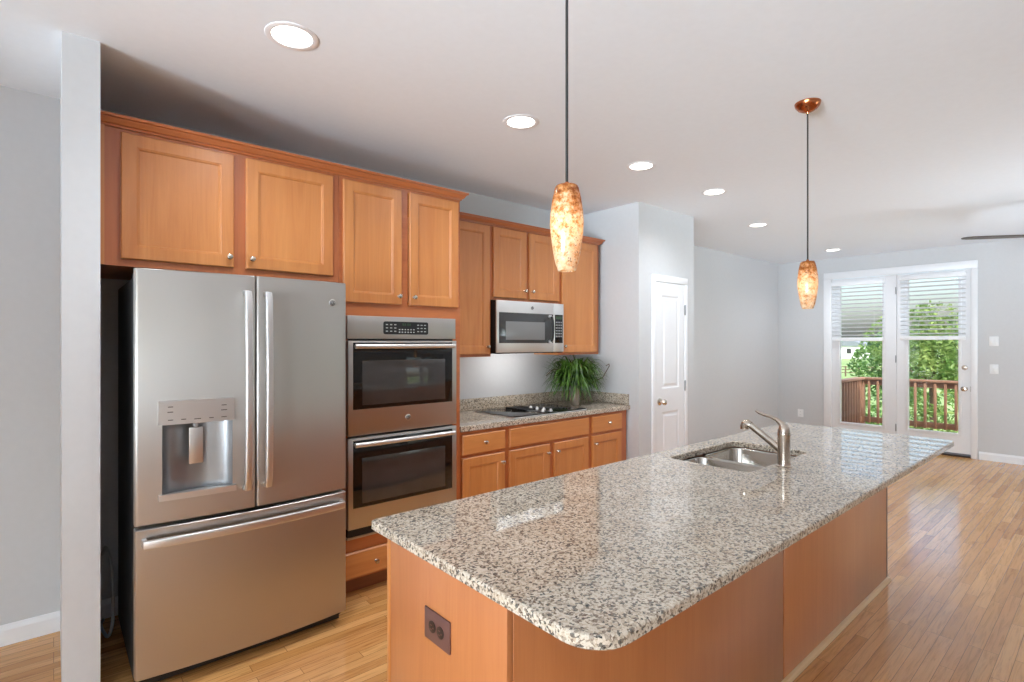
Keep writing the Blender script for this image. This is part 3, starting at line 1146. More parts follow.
# left door carries the dispenser: build it around a cavity
DX0, DX1, DZ0, DZ1 = 0.349, 0.617, 0.835, 1.135
bm = B()
yb = 2.742
ncol = [FX0, FX0 + 0.0015, FX0 + 0.004, FX0 + 0.008, FX0 + 0.012, FX0 + 0.03, 0.30, DX0, 0.40, 0.44, 0.483, 0.53, 0.58, DX1, 0.65, 0.69, split - 0.012, split - 0.008, split - 0.004, split - 0.0025]


def edge_y(x, x0, x1, r=0.010):
    y = fy_at(x)
    for dd in (x - x0, x1 - x):
        if dd < r:
            y += r - math.sqrt(max(0, r * r - (r - dd) ** 2))
    return y


zrow = [ZS0, ZS0 + 0.004, DZ0, DZ1, ZT - 0.004, ZT]
grid = [[bm.verts.new((x, edge_y(x, FX0, split - 0.0025) + (0.004 if k in (0, 5) else 0), z)) for x in ncol] for k, z in enumerate(zrow)]
i0, i1 = ncol.index(DX0), ncol.index(DX1)
for k in range(5):
    for i in range(len(ncol) - 1):
        if k == 2 and i0 <= i < i1:
            continue
        bm.faces.new((grid[k][i], grid[k][i + 1], grid[k + 1][i + 1], grid[k + 1][i]))
# sides, top, bottom, back
bl, br_, tl, tr_ = [bm.verts.new(p) for p in ((FX0, yb, ZS0), (split - 0.0025, yb, ZS0), (FX0, yb, ZT), (split - 0.0025, yb, ZT))]
bm.faces.new([grid[k][0] for k in range(6)] + [tl, bl])
bm.faces.new([grid[k][-1] for k in range(6)] + [tr_, br_])
bm.faces.new(grid[0] + [br_, bl])
bm.faces.new(grid[5] + [tr_, tl])
bm.faces.new((bl, br_, tr_, tl))
ld = obj('door', bm, STEEL, fr_t, smooth=0.5)
# dispenser cavity: curved recess
bm = B()
rings = []
for zz in (DZ0, DZ1):
    row = []
    for k in range(17):
        u = k / 16
        x = DX0 + (DX1 - DX0) * u
        row.append((x, fy_at(x) + 0.066 * math.sin(PI * u) ** 0.6, zz))
    rings.append(row)
loft(bm, rings, False, False, close=False)
for zz in (DZ0, DZ1):
    row = []
    for k in range(17):
        u = k / 16
        x = DX0 + (DX1 - DX0) * u
        row.append(bm.verts.new((x, fy_at(x) + 0.066 * math.sin(PI * u) ** 0.6, zz)))
    fro = [bm.verts.new((DX0 + (DX1 - DX0) * k / 16, fy_at(DX0 + (DX1 - DX0) * k / 16), zz)) for k in range(1, 16)]
    bm.faces.new(row + list(reversed(fro)))
obj('dispenser_recess', bm, RECESS, ld, smooth=0.9)
# control panel above
bm = B()
fr0 = [(x, fy_at(x) - 0.011) for x in [0.334 + (0.622 - 0.334) * k / 8 for k in range(9)]]
poly = fr0 + [(x, fy_at(x) - 0.0003) for x in [0.622 - (0.622 - 0.334) * k / 8 for k in range(9)]]
prism(bm, poly, 'z', 1.134, 1.236)
obj('dispenser_panel', bm, STEEL_LT, ld)
for (x, z, w) in ((0.378, 1.21, 0.010), (0.378, 1.188, 0.012), (0.378, 1.154, 0.010), (0.425, 1.154, 0.009), (0.477, 1.152, 0.013), (0.53, 1.152, 0.009), (0.58, 1.152, 0.011), (0.58, 1.205, 0.010), (0.58, 1.183, 0.012)):
    obj('touch_button', bx(x - w, x + w, fy_at(x) - 0.0118, fy_at(x) - 0.0112, z - 0.0018, z + 0.0018), MARKS_DK, ld)
bm = B()
fr0 = [(x, fy_at(x) - 0.014) for x in [0.336 + (0.630 - 0.336) * k / 8 for k in range(9)]]
poly = fr0 + [(x, fy_at(x) + 0.03 * math.sin(PI * min(1, max(0, (x - 0.35) / 0.268))) + 0.0) for x in [0.630 - (0.630 - 0.336) * k / 8 for k in range(9)]]
prism(bm, poly, 'z', 0.812, 0.838)
obj('drip_tray', bm, STEEL_LT, ld)
bm = B()
px = 0.476
box(bm, px - 0.027, px + 0.027, fy_at(px) + 0.016, fy_at(px) + 0.026, 0.952, 1.112, bev=0.004)
obj('paddle', bm, STEEL_LT, ld)
bm = B()
lathe(bm, (px, fy_at(px) + 0.014, 1.1335), (0, 0, -1), [(0.013, 0), (0.013, 0.012), (0.009, 0.022)], 14)
obj('nozzle', bm, GREYP, ld)
bm = B()
curved_slab(bm, split + 0.0025, FX1, ZS0, ZT, yb)
rd = obj('door', bm, STEEL, fr_t, smooth=0.5)
bm = B()
curved_slab(bm, FX0, FX1, 0.072, 0.700, yb)
fd = obj('freezer_drawer', bm, STEEL, fr_t, smooth=0.5)
# handles
for x, dr in ((split - 0.044, ld), (split + 0.044, rd)):
    bm = B()
    yy = fy_at(x)
    pts = [(x, yy - 0.001, 0.815), (x, yy - 0.034, 0.818), (x, yy - 0.042, 0.85)]
    for k in range(1, 12):
        z = 0.85 + (1.68 - 0.85) * k / 12
        pts.append((x, yy - 0.042 - 0.016 * math.sin(PI * k / 12), z))
    pts += [(x, yy - 0.042, 1.68), (x, yy - 0.034, 1.712), (x, yy - 0.001, 1.715)]
    tube(bm, pts, 0.0125, 20, up=(1, 0, 0), flat=1.25, sq=0.5)
    obj('handle', bm, STEEL_LT, dr)
bm = B()
pts = []
for k in range(0, 17):
    u = k / 16
    x = 0.286 + (1.138 - 0.286) * u
    st = 0.044 if 0 < k < 16 else 0.001
    pts.append((x, fy_at(x) - st, 0.647))
pts.insert(1, (0.287, fy_at(0.287) - 0.036, 0.645))
pts.insert(-1, (1.137, fy_at(1.137) - 0.036, 0.645))
tube(bm, pts, 0.011, 20, up=(0, 0, 1), flat=1.7, sq=0.45)
obj('handle', bm, STEEL_LT, fd)


def emblem(parent, x, y, z, r=0.016):
    """round chrome badge with a dark scroll monogram"""
    bm = B()
    lathe(bm, (x, y, z), (0, -1, 0), [(r, 0.0), (r, 0.0025), (r * 0.9, 0.0035)], 24)
    e = obj('emblem', bm, STEEL_LT, parent)
    bm = B()
    yy = y - 0.0042
    tube(bm, [(x + r * 0.72 * math.cos(a), yy, z + r * 0.72 * math.sin(a)) for a in [k / 24 * 2 * PI for k in range(25)]], r * 0.07, 6)
    tube(bm, [(x + r * 0.42 * math.cos(a) - r * 0.05, yy, z + r * 0.42 * math.sin(a)) for a in [0.7 + k / 14 * 4.9 for k in range(15)]], r * 0.09, 6)
    tube(bm, [(x + r * 0.36, yy, z - r * 0.28), (x + r * 0.38, yy, z), (x + r * 0.05, yy, z)], r * 0.08, 6)
    tube(bm, [(x - r * 0.05, yy, z - r * 0.12), (x + r * 0.12, yy, z + r * 0.2), (x + r * 0.2, yy, z - r * 0.1)], r * 0.07, 6)
    obj('monogram', bm, BLACKP, e)


emblem(rd, 1.090, fy_at(1.090) - 0.0003, 1.690, 0.018)

# fridge power cord in the gap
bm = B()
pts = [(0.195, 3.55, 0.36), (0.205, 3.47, 0.42), (0.22, 3.38, 0.36), (0.225, 3.33, 0.22), (0.222, 3.30, 0.09), (0.205, 3.32, 0.018), (0.19, 3.42, 0.012), (0.186, 3.50, 0.012), (0.20, 3.55, 0.012)]
fine = []
for i in range(len(pts) - 1):
    p0, p1, p2, p3 = [Vector(pts[max(0, min(len(pts) - 1, i + k))]) for k in (-1, 0, 1, 2)]
    for s in range(6):
        u = s / 6
        fine.append(0.5 * ((2 * p1) + (p2 - p0) * u + (2 * p0 - 5 * p1 + 4 * p2 - p3) * u * u + (3 * p1 - p0 - 3 * p2 + p3) * u ** 3))
fine.append(Vector(pts[-1]))
tube(bm, fine, 0.0075, 8)
pc = obj('power_cord', bm, GREYCORD, fr_t)
pc['label'] = 'grey power cord looping on the floor beside the refrigerator'

# ------------------------------------------------------------------ double oven
OX0, OX1, OY = 1.274, 2.026, 2.949
t = thing('double_oven', 'stainless built-in double wall oven with black glass doors', 'oven', (1.665, OY, 0.355))
obj('chassis', bx(1.293, 2.022, OY + 0.002, 3.50, 0.358, 1.636), DKGREY, t)
yo = 2.918
bm = B()
box(bm, OX0, OX1, yo, OY, 1.507, 1.641, bev=0.003)
cp = obj('control_panel', bm, STEEL, t)
bm = B()
prism(bm, [(p.x, p.y) for p in rrect(1.500, 1.812, 1.534, 1.612, 0.012, 5)], 'y', yo - 0.003, yo - 0.0003)
dp = obj('display', bm, BLACKP, cp)
bm = B()
for cx in (1.522, 1.550, 1.578, 1.738, 1.763, 1.788):
    for cz in (1.553, 1.573, 1.593):
        box(bm, cx - 0.007, cx + 0.007, yo - 0.0036, yo - 0.0031, cz - 0.0028, cz + 0.0028)
for k in range(6):
    for cz in (1.548, 1.564):
        cx = 1.607 + k * 0.020
        box(bm, cx - 0.005, cx + 0.005, yo - 0.0036, yo - 0.0031, cz - 0.0032, cz + 0.0032)
obj('button_markings', bm, MARKS, cp)
bm = B()
for k, dx in enumerate((0, 0.014, 0.034, 0.048)):
    box(bm, 1.628 + dx, 1.637 + dx, yo - 0.0036, yo - 0.0031, 1.588, 1.602)
obj('clock_digits', bm, GREEN_LED, cp)


def oven_door(z0, z1, gz0, gz1, wz0, wz1, hz, badge):
    bm = B()
    box(bm, OX0, OX1, yo - 0.012, OY - 0.004, z0, z1, bev=0.004)
    dr = obj('oven_door', bm, STEEL, t)
    bm = B()
    box(bm, 1.303, 1.990, yo - 0.0145, yo - 0.0123, gz0, gz1, bev=0.001)
    obj('glass', bm, BLACKG, dr)
    bm = B()
    box(bm, 1.358, 1.933, yo - 0.0160, yo - 0.0148, wz0, wz1, bev=0.0005)
    obj('window', bm, WINDOWG, dr)
    bm = B()
    pts = [(1.322, yo - 0.0148, hz), (1.322, yo - 0.05, hz)]
    for k in range(0, 13):
        u = k / 12
        pts.append((1.300 + 0.682 * u, yo - 0.052 - 0.008 * math.sin(PI * u), hz))
    pts += [(2.000, yo - 0.05, hz), (2.000, yo - 0.0148, hz)]
    tube(bm, pts[2:-2], 0.0125, 12, up=(0, 0, 1), flat=1.15)
    for x in (1.318, 1.966):
        tube(bm, [(x, yo - 0.0148, hz), (x, yo - 0.052, hz)], 0.009, 10)
    obj('handle', bm, STEEL_LT, dr)
    if badge:
        emblem(dr, 1.661, yo - 0.0123, badge, 0.019)
    return dr


oven_door(0.944, 1.495, 1.096, 1.484, 1.118, 1.378, 1.462, 1.022)
oven_door(0.405, 0.932, 0.526, 0.916, 0.548, 0.812, 0.896, None)
obj('vent_slot', bx(OX0 + 0.004, OX1 - 0.004, yo + 0.008, OY - 0.001, 0.358, 0.4035), BLACKP, t)
obj('lower_trim', bx(OX0, OX1, yo + 0.002, OY - 0.0005, 0.345, 0.3575), STEEL, t)

# ------------------------------------------------------------------ microwave
MX0, MX1, MY = 2.607, 3.362, 3.200
MZ0, MZ1 = 1.403, 1.816
t = thing('microwave', 'stainless over-the-range microwave mounted under the short wall cabinet', 'microwave', (2.985, MY, MZ0))
bm = B()
box(bm, MX0 + 0.0005, MX1 - 0.0005, MY + 0.0125, 3.265, MZ0 - 0.008, MZ1, bev=0.001)
box(bm, MX0 + 0.002, MX1 - 0.002, 3.265, 3.590, MZ0 - 0.008, 1.8195)
obj('body', bm, BLACKP, t)
bm = B()
box(bm, MX0, 3.236, MY, MY + 0.012, MZ0, MZ1, bev=0.003)
dr = obj('door', bm, STEEL_LT, t)
bm = B()
box(bm, 2.632, 3.230, MY - 0.0022, MY - 0.0003, 1.478, 1.722, bev=0.001)
gl = obj('glass', bm, plain('microwave_dark_glass', srgb(64, 64, 64), 0.1), dr)
bm = B()
box(bm, 2.700, 3.130, MY - 0.0034, MY - 0.0024, 1.505, 1.652, bev=0.0004)
obj('window', bm, MW_WINDOW, dr)
bm = B()
tube(bm, [(3.185, MY - 0.0025, 1.700), (3.185, MY - 0.034, 1.695), (3.185, MY - 0.043, 1.66), (3.185, MY - 0.046, 1.60), (3.185, MY - 0.043, 1.53), (3.185, MY - 0.034, 1.497), (3.185, MY - 0.0025, 1.492)], 0.010, 10, up=(1, 0, 0), flat=1.2)
h = obj('handle', bm, BLACKP, dr)
for z in (1.700, 1.490):
    bm = B()
    lathe(bm, (3.185, MY - 0.0024, z), (0, -1, 0), [(0.015, 0), (0.015, 0.018), (0.011, 0.024)], 14)
    obj('handle_mount', bm, STEEL_LT, dr)
emblem(dr, 2.985, MY - 0.0003, 1.768, 0.017)
bm = B()
box(bm, 3.238, MX1, MY, MY + 0.012, MZ0, MZ1, bev=0.003)
cp = obj('control_panel', bm, STEEL_LT, t)
bm = B()
box(bm, 3.252, 3.349, MY - 0.002, MY - 0.0003, 1.478, 1.722, bev=0.001)
kp = obj('keypad', bm, BLACKG, cp)
bm = B()
for r_ in range(6):
    for c_ in range(4):
        box(bm, 3.261 + c_ * 0.021, 3.275 + c_ * 0.021, MY - 0.0027, MY - 0.0021, 1.53 + r_ * 0.024, 1.542 + r_ * 0.024)
obj('key_markings', bm, GREYP, cp)
bm = B()
box(bm, 3.262, 3.338, MY - 0.0027, MY - 0.0021, 1.683, 1.708)
obj('clock_display', bm, GREEN_LED, cp)
bm = B()
for k in range(14):
    x = 2.68 + k * 0.045
    box(bm, x, x + 0.03, MY + 0.06, MY + 0.20, MZ0 - 0.0105, MZ0 - 0.0083)
obj('vent_grille', bm, DKGREY, t)

d = bpy.data.lights.new('cooktop_work_light', 'AREA')  # unseen lamp added under the microwave to brighten the backsplash
d.shape = 'RECTANGLE'
d.size, d.size_y = 0.40, 0.05
d.energy = 1.6
lo = bpy.data.objects.new('cooktop_work_light', d)
C.objects.link(lo)
lo.location = (2.98, 3.24, MZ0 - 0.03)
lo.rotation_euler = Vector((0, 1, -0.45)).to_track_quat('-Z', 'Z').to_euler()

# ------------------------------------------------------------------ cooktop
t = thing('cooktop', 'black glass downdraft cooktop set into the granite counter', 'cooktop', (3.03, 3.25, 0.9142))
KX0, KX1, KY0, KY1 = 2.615, 3.425, 2.985, 3.505
bm = B()
slab(bm, [(p.x, p.y) for p in rrect(KX0, KX1, KY0, KY1, 0.01, 4)], 0.9143, 0.9200, 0.002)
obj('trim_frame', bm, STEEL_LT, t)
for (a, b) in ((KX0 + 0.006, 2.925), (3.10, KX1 - 0.006)):
    bm = B()
    slab(bm, [(p.x, p.y) for p in rrect(a, b, KY0 + 0.006, KY1 - 0.006, 0.008, 4)], 0.9202, 0.9245, 0.001)
    g = obj('glass_panel', bm, BLACKG, t)
    for (cy, r) in ((3.12, 0.085), (3.37, 0.105)):
        bm = B()
        cx = (a + b) / 2
        n = 40
        ro = [[(cx + rr_ * math.cos(2 * PI * k / n), cy + rr_ * math.sin(2 * PI * k / n), zz) for k in range(n)] for rr_, zz in ((r, 0.9247), (r, 0.9252), (r - 0.003, 0.9252), (r - 0.003, 0.9247))]
        loft(bm, ro, False, False)
        obj('burner_ring', bm, MARKS_DK, g)
bm = B()
box(bm, 2.928, 3.097, KY0 + 0.006, KY1 - 0.006, 0.9202, 0.9235, bev=0.001)
cs = obj('centre_panel', bm, BLACKG, t)
bm = B()
for k in range(9):
    y = 3.235 + k * 0.027
    box(bm, 2.945, 3.035, y, y + 0.012, 0.9237, 0.929)
box(bm, 2.935, 2.945, 3.225, 3.475, 0.9237, 0.930)
box(bm, 3.035, 3.045, 3.225, 3.475, 0.9237, 0.930)
obj('downdraft_grille', bm, BLACKP, cs)
for (kx, ky) in ((3.072, 3.07), (3.072, 3.15), (3.072, 3.23), (3.072, 3.31), (2.99, 3.08)):
    bm = B()
    lathe(bm, (kx, ky, 0.9238), (0, 0, 1), [(0.016, 0), (0.0155, 0.004), (0.012, 0.014), (0.010, 0.017)], 16)
    box(bm, kx - 0.0025, kx + 0.0025, ky - 0.010, ky + 0.010, 0.940, 0.945, bev=0.001)
    obj('burner_knob', bm, STEEL_LT, t)

# ------------------------------------------------------------------ potted plant
px, py, pz = 3.60, 3.285, 0.9145
t = thing('potted_plant', 'bushy green grass-leaved plant in a slim vase on the counter', 'plant', (px, py, pz))
bm = B()
lathe(bm, (px, py, pz), (0, 0, 1), [(0.038, 0), (0.040, 0.006), (0.043, 0.09), (0.046, 0.175), (0.048, 0.19), (0.044, 0.19), (0.042, 0.175), (0.01, 0.174)], 24)
pot = obj('vase', bm, POTM, t)
bm = B()
lathe(bm, (px, py, pz + 0.1745), (0, 0, 1), [(0.041, 0), (0.03, 0.006), (0.008, 0.008)], 14)
obj('soil', bm, SOIL, pot)


def blade(bm, base, ang, length, rise, droop, w, steps=9):
    d = Vector((math.cos(ang), math.sin(ang), 0))
    s = Vector((-d.y, d.x, 0))
    L, Mi, R = [], [], []
    for k in range(steps + 1):
        u = k / steps
        p = Vector(base) + d * length * (u ** 0.9) + Vector((0, 0, rise * u * 1.9 - droop * u * u))
        p += s * 0.02 * math.sin(u * 3 + ang * 5)
        p.z = max(p.z, pz + (0.006 if p.x > 3.45 else 0.05))
        if p.y > 3.572:
            p.y = 3.572 - random.uniform(0, 0.02)
        if p.x > 3.93:
            p.x = 3.93 - random.uniform(0, 0.02)
        if (p - Vector((px, py, p.z))).length < 0.052 and p.z < pz + 0.19:
            p = Vector((px, py, p.z)) + d * 0.054
        ww = w * (1 - u) ** 0.6 * (0.55 + 0.9 * min(1, u * 3)) + 0.0006
        L.append(p + s * ww)
        Mi.append(p - Vector((0, 0, ww * 0.5)))
        R.append(p - s * ww)
    Lv, Mv, Rv = [[bm.verts.new(q) for q in lst] for lst in (L, Mi, R)]
    for k in range(steps):
        bm.faces.new((Lv[k], Lv[k + 1], Mv[k + 1], Mv[k]))
        bm.faces.new((Mv[k], Mv[k + 1], Rv[k + 1], Rv[k]))


bm = B()
for k in range(520):
    ang = random.uniform(0, 2 * PI)
    r0 = random.uniform(0.0, 0.036)
    ln = random.uniform(0.11, 0.29)
    rise = random.uniform(0.08, 0.44)
    droop = rise * random.uniform(1.2, 1.8) + random.uniform(0.0, 0.2)
    if k % 7 == 0:
        rise, droop, ln = random.uniform(0.12, 0.2), random.uniform(0.08, 0.2), random.uniform(0.12, 0.28)
    blade(bm, (px + r0 * math.cos(ang), py + r0 * math.sin(ang), pz + 0.178), ang, ln, rise, droop, random.uniform(0.0045, 0.0095))
obj('leaves', bm, PLANT, t, smooth=0.8)
bm = B()
tube(bm, [(px + 0.02, py - 0.02, pz + 0.18), (px + 0.12, py - 0.10, pz + 0.20), (px + 0.20, py - 0.16, pz + 0.25), (px + 0.245, py - 0.20, pz + 0.355), (px + 0.235, py - 0.205, pz + 0.372), (px + 0.21, py - 0.19, pz + 0.355)], 0.0045, 6)
tube(bm, [(px - 0.02, py + 0.01, pz + 0.18), (px - 0.12, py + 0.06, pz + 0.33), (px - 0.20, py + 0.09, pz + 0.32), (px - 0.26, py + 0.11, pz + 0.27)], 0.0035, 6)
obj('dry_stem', bm, PLANT_BR, t)


# ------------------------------------------------------------------ lamps
def pendant(x, y, zb, label):
    t = thing('pendant_lamp', label, 'pendant lamp', (x, y, zb), 'amber pendant lamps over the island')
    prof = [(0.026, 0.0), (0.033, 0.02), (0.041, 0.06), (0.0475, 0.112), (0.049, 0.138), (0.047, 0.172), (0.042, 0.210), (0.035, 0.240), (0.032, 0.246)]
    bm = B()
    inner = [(r - 0.003, h) for r, h in reversed(prof)]
    lathe(bm, (x, y, zb), (0, 0, 1), prof + inner, 36, False, False)
    obj('shade', bm, AMBER, t)
    bm = B()
    lathe(bm, (x, y, zb + 0.2462), (0, 0, 1), [(0.027, -0.003), (0.031, 0), (0.030, 0.002), (0.008, 0.004), (0.006, 0.012)], 24)
    obj('shade_cap', bm, COPPER, t)
    bm = B()
    tube(bm, [(x, y, zb + 0.254), (x, y, H - 0.04)], 0.004, 8)
    obj('cord', bm, CORD, t)
    bm = B()
    lathe(bm, (x, y, H - 0.0005), (0, 0, -1), [(0.062, 0), (0.062, 0.004), (0.058, 0.018), (0.045, 0.034), (0.026, 0.045), (0.008, 0.05), (0.006, 0.058)], 32)
    obj('canopy', bm, COPPER, t)
    bm = B()
    lathe(bm, (x, y, zb + 0.2425), (0, 0, -1), [(0.010, 0), (0.010, 0.04), (0.013, 0.05), (0.017, 0.075), (0.016, 0.095), (0.008, 0.106)], 16)
    obj('bulb', bm, BULB, t)
    d = bpy.data.lights.new('pendant_glow', 'POINT')
    d.energy = 0.13
    d.color = (1.0, 0.90, 0.76)
    d.shadow_soft_size = 0.015
    lo = bpy.data.objects.new('pendant_glow', d)
    C.objects.link(lo)
    lo.parent = t
    lo.location = (0, 0, 0.12)


pendant(1.131, 1.064, 1.695, 'nearer speckled amber glass pendant hanging over the near end of the island')
pendant(2.995, 1.090, 1.662, 'farther speckled amber glass pendant with copper canopy over the far half of the island')

spots = [(0.741, 2.239, 'recessed ceiling light nearest the camera above the refrigerator'),
         (2.017, 2.255, 'recessed ceiling light second from the camera in front of the oven cabinet'),
         (3.17, 2.259, 'recessed ceiling light third from the camera out from the microwave'),
         (4.182, 2.251, 'recessed ceiling light in front of the pantry door, fourth from the camera'),
         (5.72, 2.578, 'recessed ceiling light second from the far wall past the pantry'),
         (8.05, 2.61, 'recessed ceiling light nearest the patio doors')]
for (x, y, lab) in spots:
    t = thing('recessed_light', lab, 'ceiling light', (x, y, H), 'recessed ceiling lights')
    bm = B()
    lathe(bm, (x, y, H - 0.0004), (0, 0, -1), [(0.104, 0), (0.103, 0.002), (0.094, 0.004), (0.080, 0.003), (0.078, 0.0005)], 36, True, False)
    obj('trim_ring', bm, TRIMW, t)
    bm = B()
    lathe(bm, (x, y, H - 0.0010), (0, 0, -1), [(0.0785, 0.0), (0.070, 0.003), (0.0, 0.004)], 32)
    obj('lens', bm, LENS, t)
    d = bpy.data.lights.new('downlight', 'SPOT')
    d.energy = 48
    d.color = (0.93, 1.0, 1.07)
    d.spot_size = math.radians(150)
    d.spot_blend = 1.0
    d.shadow_soft_size = 0.07
    lo = bpy.data.objects.new('downlight', d)
    C.objects.link(lo)
    lo.parent = t
    lo.location = (0, 0, -0.02)

# ceiling fan, mostly beyond the right edge
tip = Vector((6.15, 0.955, 2.42))
th = math.radians(127)
cxy = Vector((tip.x - 0.68 * math.cos(th), tip.y - 0.68 * math.sin(th)))
t = thing('ceiling_fan', 'dark-bladed ceiling fan at the right edge, only one blade tip showing', 'ceiling fan', (cxy.x, cxy.y, 2.36))
bm = B()
lathe(bm, (cxy.x, cxy.y, H - 0.0005), (0, 0, -1), [(0.07, 0), (0.065, 0.03), (0.02, 0.05), (0.013, 0.055), (0.013, 0.24), (0.03, 0.25)], 24)
obj('downrod', bm, FANM, t)
bm = B()
lathe(bm, (cxy.x, cxy.y, 2.36), (0, 0, 1), [(0.04, 0), (0.10, 0.02), (0.115, 0.06), (0.10, 0.11), (0.03, 0.128)], 28)
obj('motor', bm, FANM, t)
for k in range(3):
    a = th + k * 2 * PI / 3
    d = Vector((math.cos(a), math.sin(a), 0))
    s = Vector((-d.y, d.x, 0))
    bm = B()
    rings = []
    for u, w in ((0.10, 0.03), (0.16, 0.042), (0.3, 0.052), (0.5, 0.055), (0.62, 0.05), (0.66, 0.036), (0.68, 0.012)):
        c0 = Vector((cxy.x, cxy.y, 2.415)) + d * u
        tl_ = 0.03 * w
        rings.append([c0 + s * w + Vector((0, 0, tl_ + 0.004)), c0 - s * w + Vector((0, 0, -tl_ + 0.004)), c0 - s * w + Vector((0, 0, -tl_ - 0.004)), c0 + s * w + Vector((0, 0, tl_ - 0.004))])
    loft(bm, rings)
    obj('blade', bm, FANM, t, smooth=0)

# ------------------------------------------------------------------ outside
bm = B()
for k in range(15):
    x = XF + 0.16 + k * 0.13
    box(bm, x, x + 0.124, -2.2, 3.2, -0.10, -0.07)
dk = struct('deck_floor', bm, DECK)
RX, RYL = 10.72, 3.02


def railing(label, p0, p1, posts, group):
    P0, P1 = Vector(p0), Vector(p1)
    L = (P1 - P0).length
    d = (P1 - P0).normalized()
    along_y = abs(d.y) > 0.5
    t = thing('deck_railing', label, 'railing', (P0.x, P0.y, -0.07), group)

    def bar(name, a, b, w, z0, z1, m, bev=0.004):
        A, Bq = P0 + d * a, P0 + d * b
        bm = B()
        if along_y:
            box(bm, A.x - w, A.x + w, min(A.y, Bq.y), max(A.y, Bq.y), z0, z1, bev=bev)
        else:
            box(bm, min(A.x, Bq.x), max(A.x, Bq.x), A.y - w, A.y + w, z0, z1, bev=bev)
        obj(name, bm, m, t)
    bar('cap_rail', -0.02 if along_y else 0, L - (0 if along_y else 0.075), 0.07, 0.835, 0.872, DECK)
    bar('top_rail', 0.05, L - 0.05, 0.02, 0.745, 0.8345, DECK)
    bar('bottom_rail', 0.05, L - 0.05, 0.02, 0.10, 0.19, DECK)
    for q in posts:
        bar('post', q - 0.045, q + 0.045, 0.045, -0.07, 0.8345, DECK_V)
    n = int((L - 0.15) / 0.13)
    for k in range(n):
        q = 0.12 + k * 0.13
        if any(abs(q - p) < 0.07 for p in posts):
            continue
        c = P0 + d * q
        off = Vector((-0.038, 0, 0)) if along_y else Vector((0, -0.038, 0))
        c = c + Vector((off.x, off.y))
        bm = B()
        box(bm, c.x - 0.017, c.x + 0.017, c.y - 0.017, c.y + 0.017, 0.09, 0.825, bev=0.002)
        obj('baluster', bm, DECK_V, t)


railing('wooden deck railing across the view beyond the patio doors', (RX, RYL), (RX, -1.2), [0.0, 1.62, 3.2], 'wooden deck railings')
railing('wooden deck side railing running out from the house at left', (XF + 0.16, RYL), (RX, RYL), [0.045], 'wooden deck railings')

struct('lawn', bx(9.05, 400, -250, 400, -3.2, -3.0), GRASS)


def view_point(u, v, D):
    """world point that lies D metres in front of the house along the sight line through the doors"""
    F = Vector((math.cos(0.8579), math.sin(0.8579), 0))
    R = Vector((math.sin(0.8579), -math.cos(0.8579), 0))
    return F * D + R * ((u - 512) / 530.07 * D) + Vector((0, 0, 1.4884 + (341.85 - v) / 530.07 * D))


def tree(x, y, z, rx, rz, n, size, mat, label, seed):
    rnd = random.Random(seed)
    t = thing('leafy_tree', label, 'tree', (x, y, -3.0), 'trees behind the house')
    bm = B()
    tube(bm, [(x, y, -3.0), (x + 0.05, y, -1.8), (x - 0.04, y + 0.05, z - rz * 0.2), (x, y, z + rz * 0.3)], 0.10, 8, taper=[1.2, 1, 0.7, 0.3])
    for k in range(9):
        a = rnd.uniform(0, 2 * PI)
        h0 = rnd.uniform(-0.5, 0.2) * rz
        e = Vector((x + math.cos(a) * rx * 0.75, y + math.sin(a) * rx * 0.75, z + h0 + rz * rnd.uniform(0.1, 0.5)))
        s = Vector((x, y, z + h0 - 0.2))
        tube(bm, [s, s.lerp(e, 0.5) + Vector((0, 0, 0.1)), e], 0.035, 6, taper=[1, 0.7, 0.3])
    obj('trunk', bm, BARK, t)
    bm = B()
    lumps = [(Vector((rnd.gauss(0, 0.45), rnd.gauss(0, 0.45), rnd.gauss(0, 0.45))), rnd.uniform(0.3, 0.55)) for _ in range(26)]
    for k in range(n):
        c, r = rnd.choice(lumps)
        q = Vector((rnd.gauss(0, 1), rnd.gauss(0, 1), rnd.gauss(0, 1))).normalized() * r * rnd.uniform(0.55, 1.0) ** 0.6
        q = c + q
        if q.length > 1.15:
            q *= 1.15 / q.length
        p = Vector((x + q.x * rx, y + q.y * rx, z + q.z * rz))
        ax = Vector((rnd.gauss(0, 1), rnd.gauss(0, 1), rnd.gauss(0, 0.7))).normalized()
        up = ax.orthogonal().normalized()
        up.rotate(Matrix.Rotation(rnd.uniform(0, 2 * PI), 3, ax))
        b = ax.cross(up)
        s = size * rnd.uniform(0.7, 1.3)
        v = [bm.verts.new(p + w) for w in (ax * s, b * s * 0.42 + up * s * 0.15, -ax * s, -b * s * 0.42 + up * s * 0.15)]
        bm.faces.new((v[0], v[1], v[2]))
        bm.faces.new((v[0], v[2], v[3]))
    obj('foliage', bm, mat, t, smooth=0)


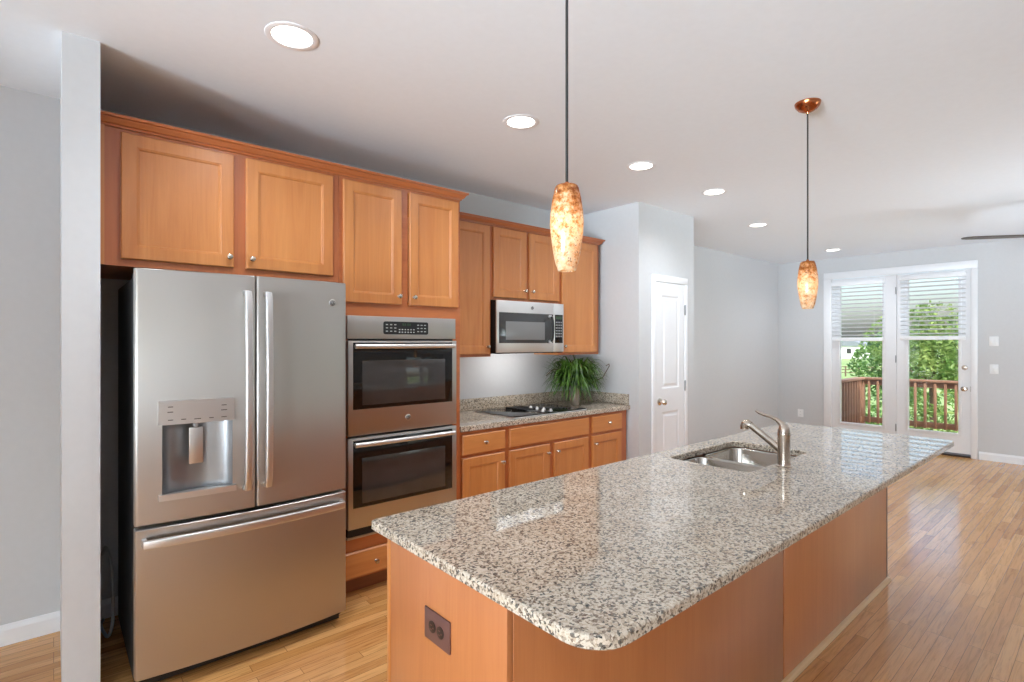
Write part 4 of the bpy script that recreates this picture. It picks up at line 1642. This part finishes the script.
for i, (u, v, D, rx, rz, n, size, mat, lab) in enumerate((
        (935, 362, 13.5, 1.45, 1.35, 5200, 0.075, LEAF_A, 'bright yellow-green tree close behind the deck railing seen through the right patio door'),
        (896, 374, 17.5, 1.15, 1.2, 3600, 0.085, LEAF_B, 'rounded green tree behind the deck railing seen through the left patio door'),
        (862, 440, 12.8, 0.8, 0.72, 2600, 0.075, LEAF_B, 'low green tree below the deck railing at the corner post'),
        (962, 445, 10.9, 0.85, 0.70, 2600, 0.075, LEAF_A, 'low bushy tree below the deck railing at the right post'),
        (995, 372, 21.0, 2.3, 2.2, 4000, 0.1, LEAF_B, 'green tree farther back at the right edge of the right patio door'))):
    p = view_point(u, v, D)
    tree(p.x, p.y, p.z, rx, rz, n, size, mat, lab, 20 + i)
for i, (u, D, w) in enumerate(((905, 100, 5), (950, 125, 6), (1010, 160, 8), (828, 200, 8))):
    p = view_point(u, 341.85, D)
    tree(p.x, p.y, 0.6 if i < 3 else -0.5, w, 3.0, 1600, 0.75, LEAF_C, ('distant tree on the horizon behind the left patio door trees', 'distant tree on the horizon at the middle of the right patio door', 'distant tree on the horizon beyond the right patio door frame', 'distant tree behind the white house across the lawn')[i], 60 + i)

# white house across the lawn
p = view_point(849, 357, 140)
hx, hy = p.x, p.y
t = thing('distant_house', 'small white house across the lawn seen through the left patio door', 'house', (hx, hy, -3.0))
bm = B()
box(bm, hx, hx + 9, hy - 5, hy + 5, -3.0, 0.4)
obj('walls', bm, SIDING, t, smooth=0)
bm = B()
prism(bm, [(hy - 5.6, 0.4), (hy + 5.6, 0.4), (hy, 2.0)], 'x', hx - 0.4, hx + 9.4)
obj('roof', bm, ROOFM, t, smooth=0)
for dy in (-3.0, 0.0, 3.0):
    obj('window', bx(hx - 0.06, hx - 0.01, hy + dy - 0.5, hy + dy + 0.5, -1.6, -0.3), DKGREY, t)
t = thing('field_fence', 'dark rail fence crossing the far lawn before the white house', 'fence', (60, 40, -3.0))
p0, p1 = view_point(820, 341.85, 70), view_point(900, 341.85, 66)
bm = B()
for z in (-2.5, -2.1, -1.75):
    tube(bm, [(p0.x, p0.y, z), (p1.x, p1.y, z)], 0.05, 6)
obj('rails', bm, BARK, t)
for k in range(7):
    q = p0.lerp(p1, k / 6)
    bm = B()
    box(bm, q.x - 0.07, q.x + 0.07, q.y - 0.07, q.y + 0.07, -3.0, -1.65)
    obj('fence_post', bm, BARK, t)
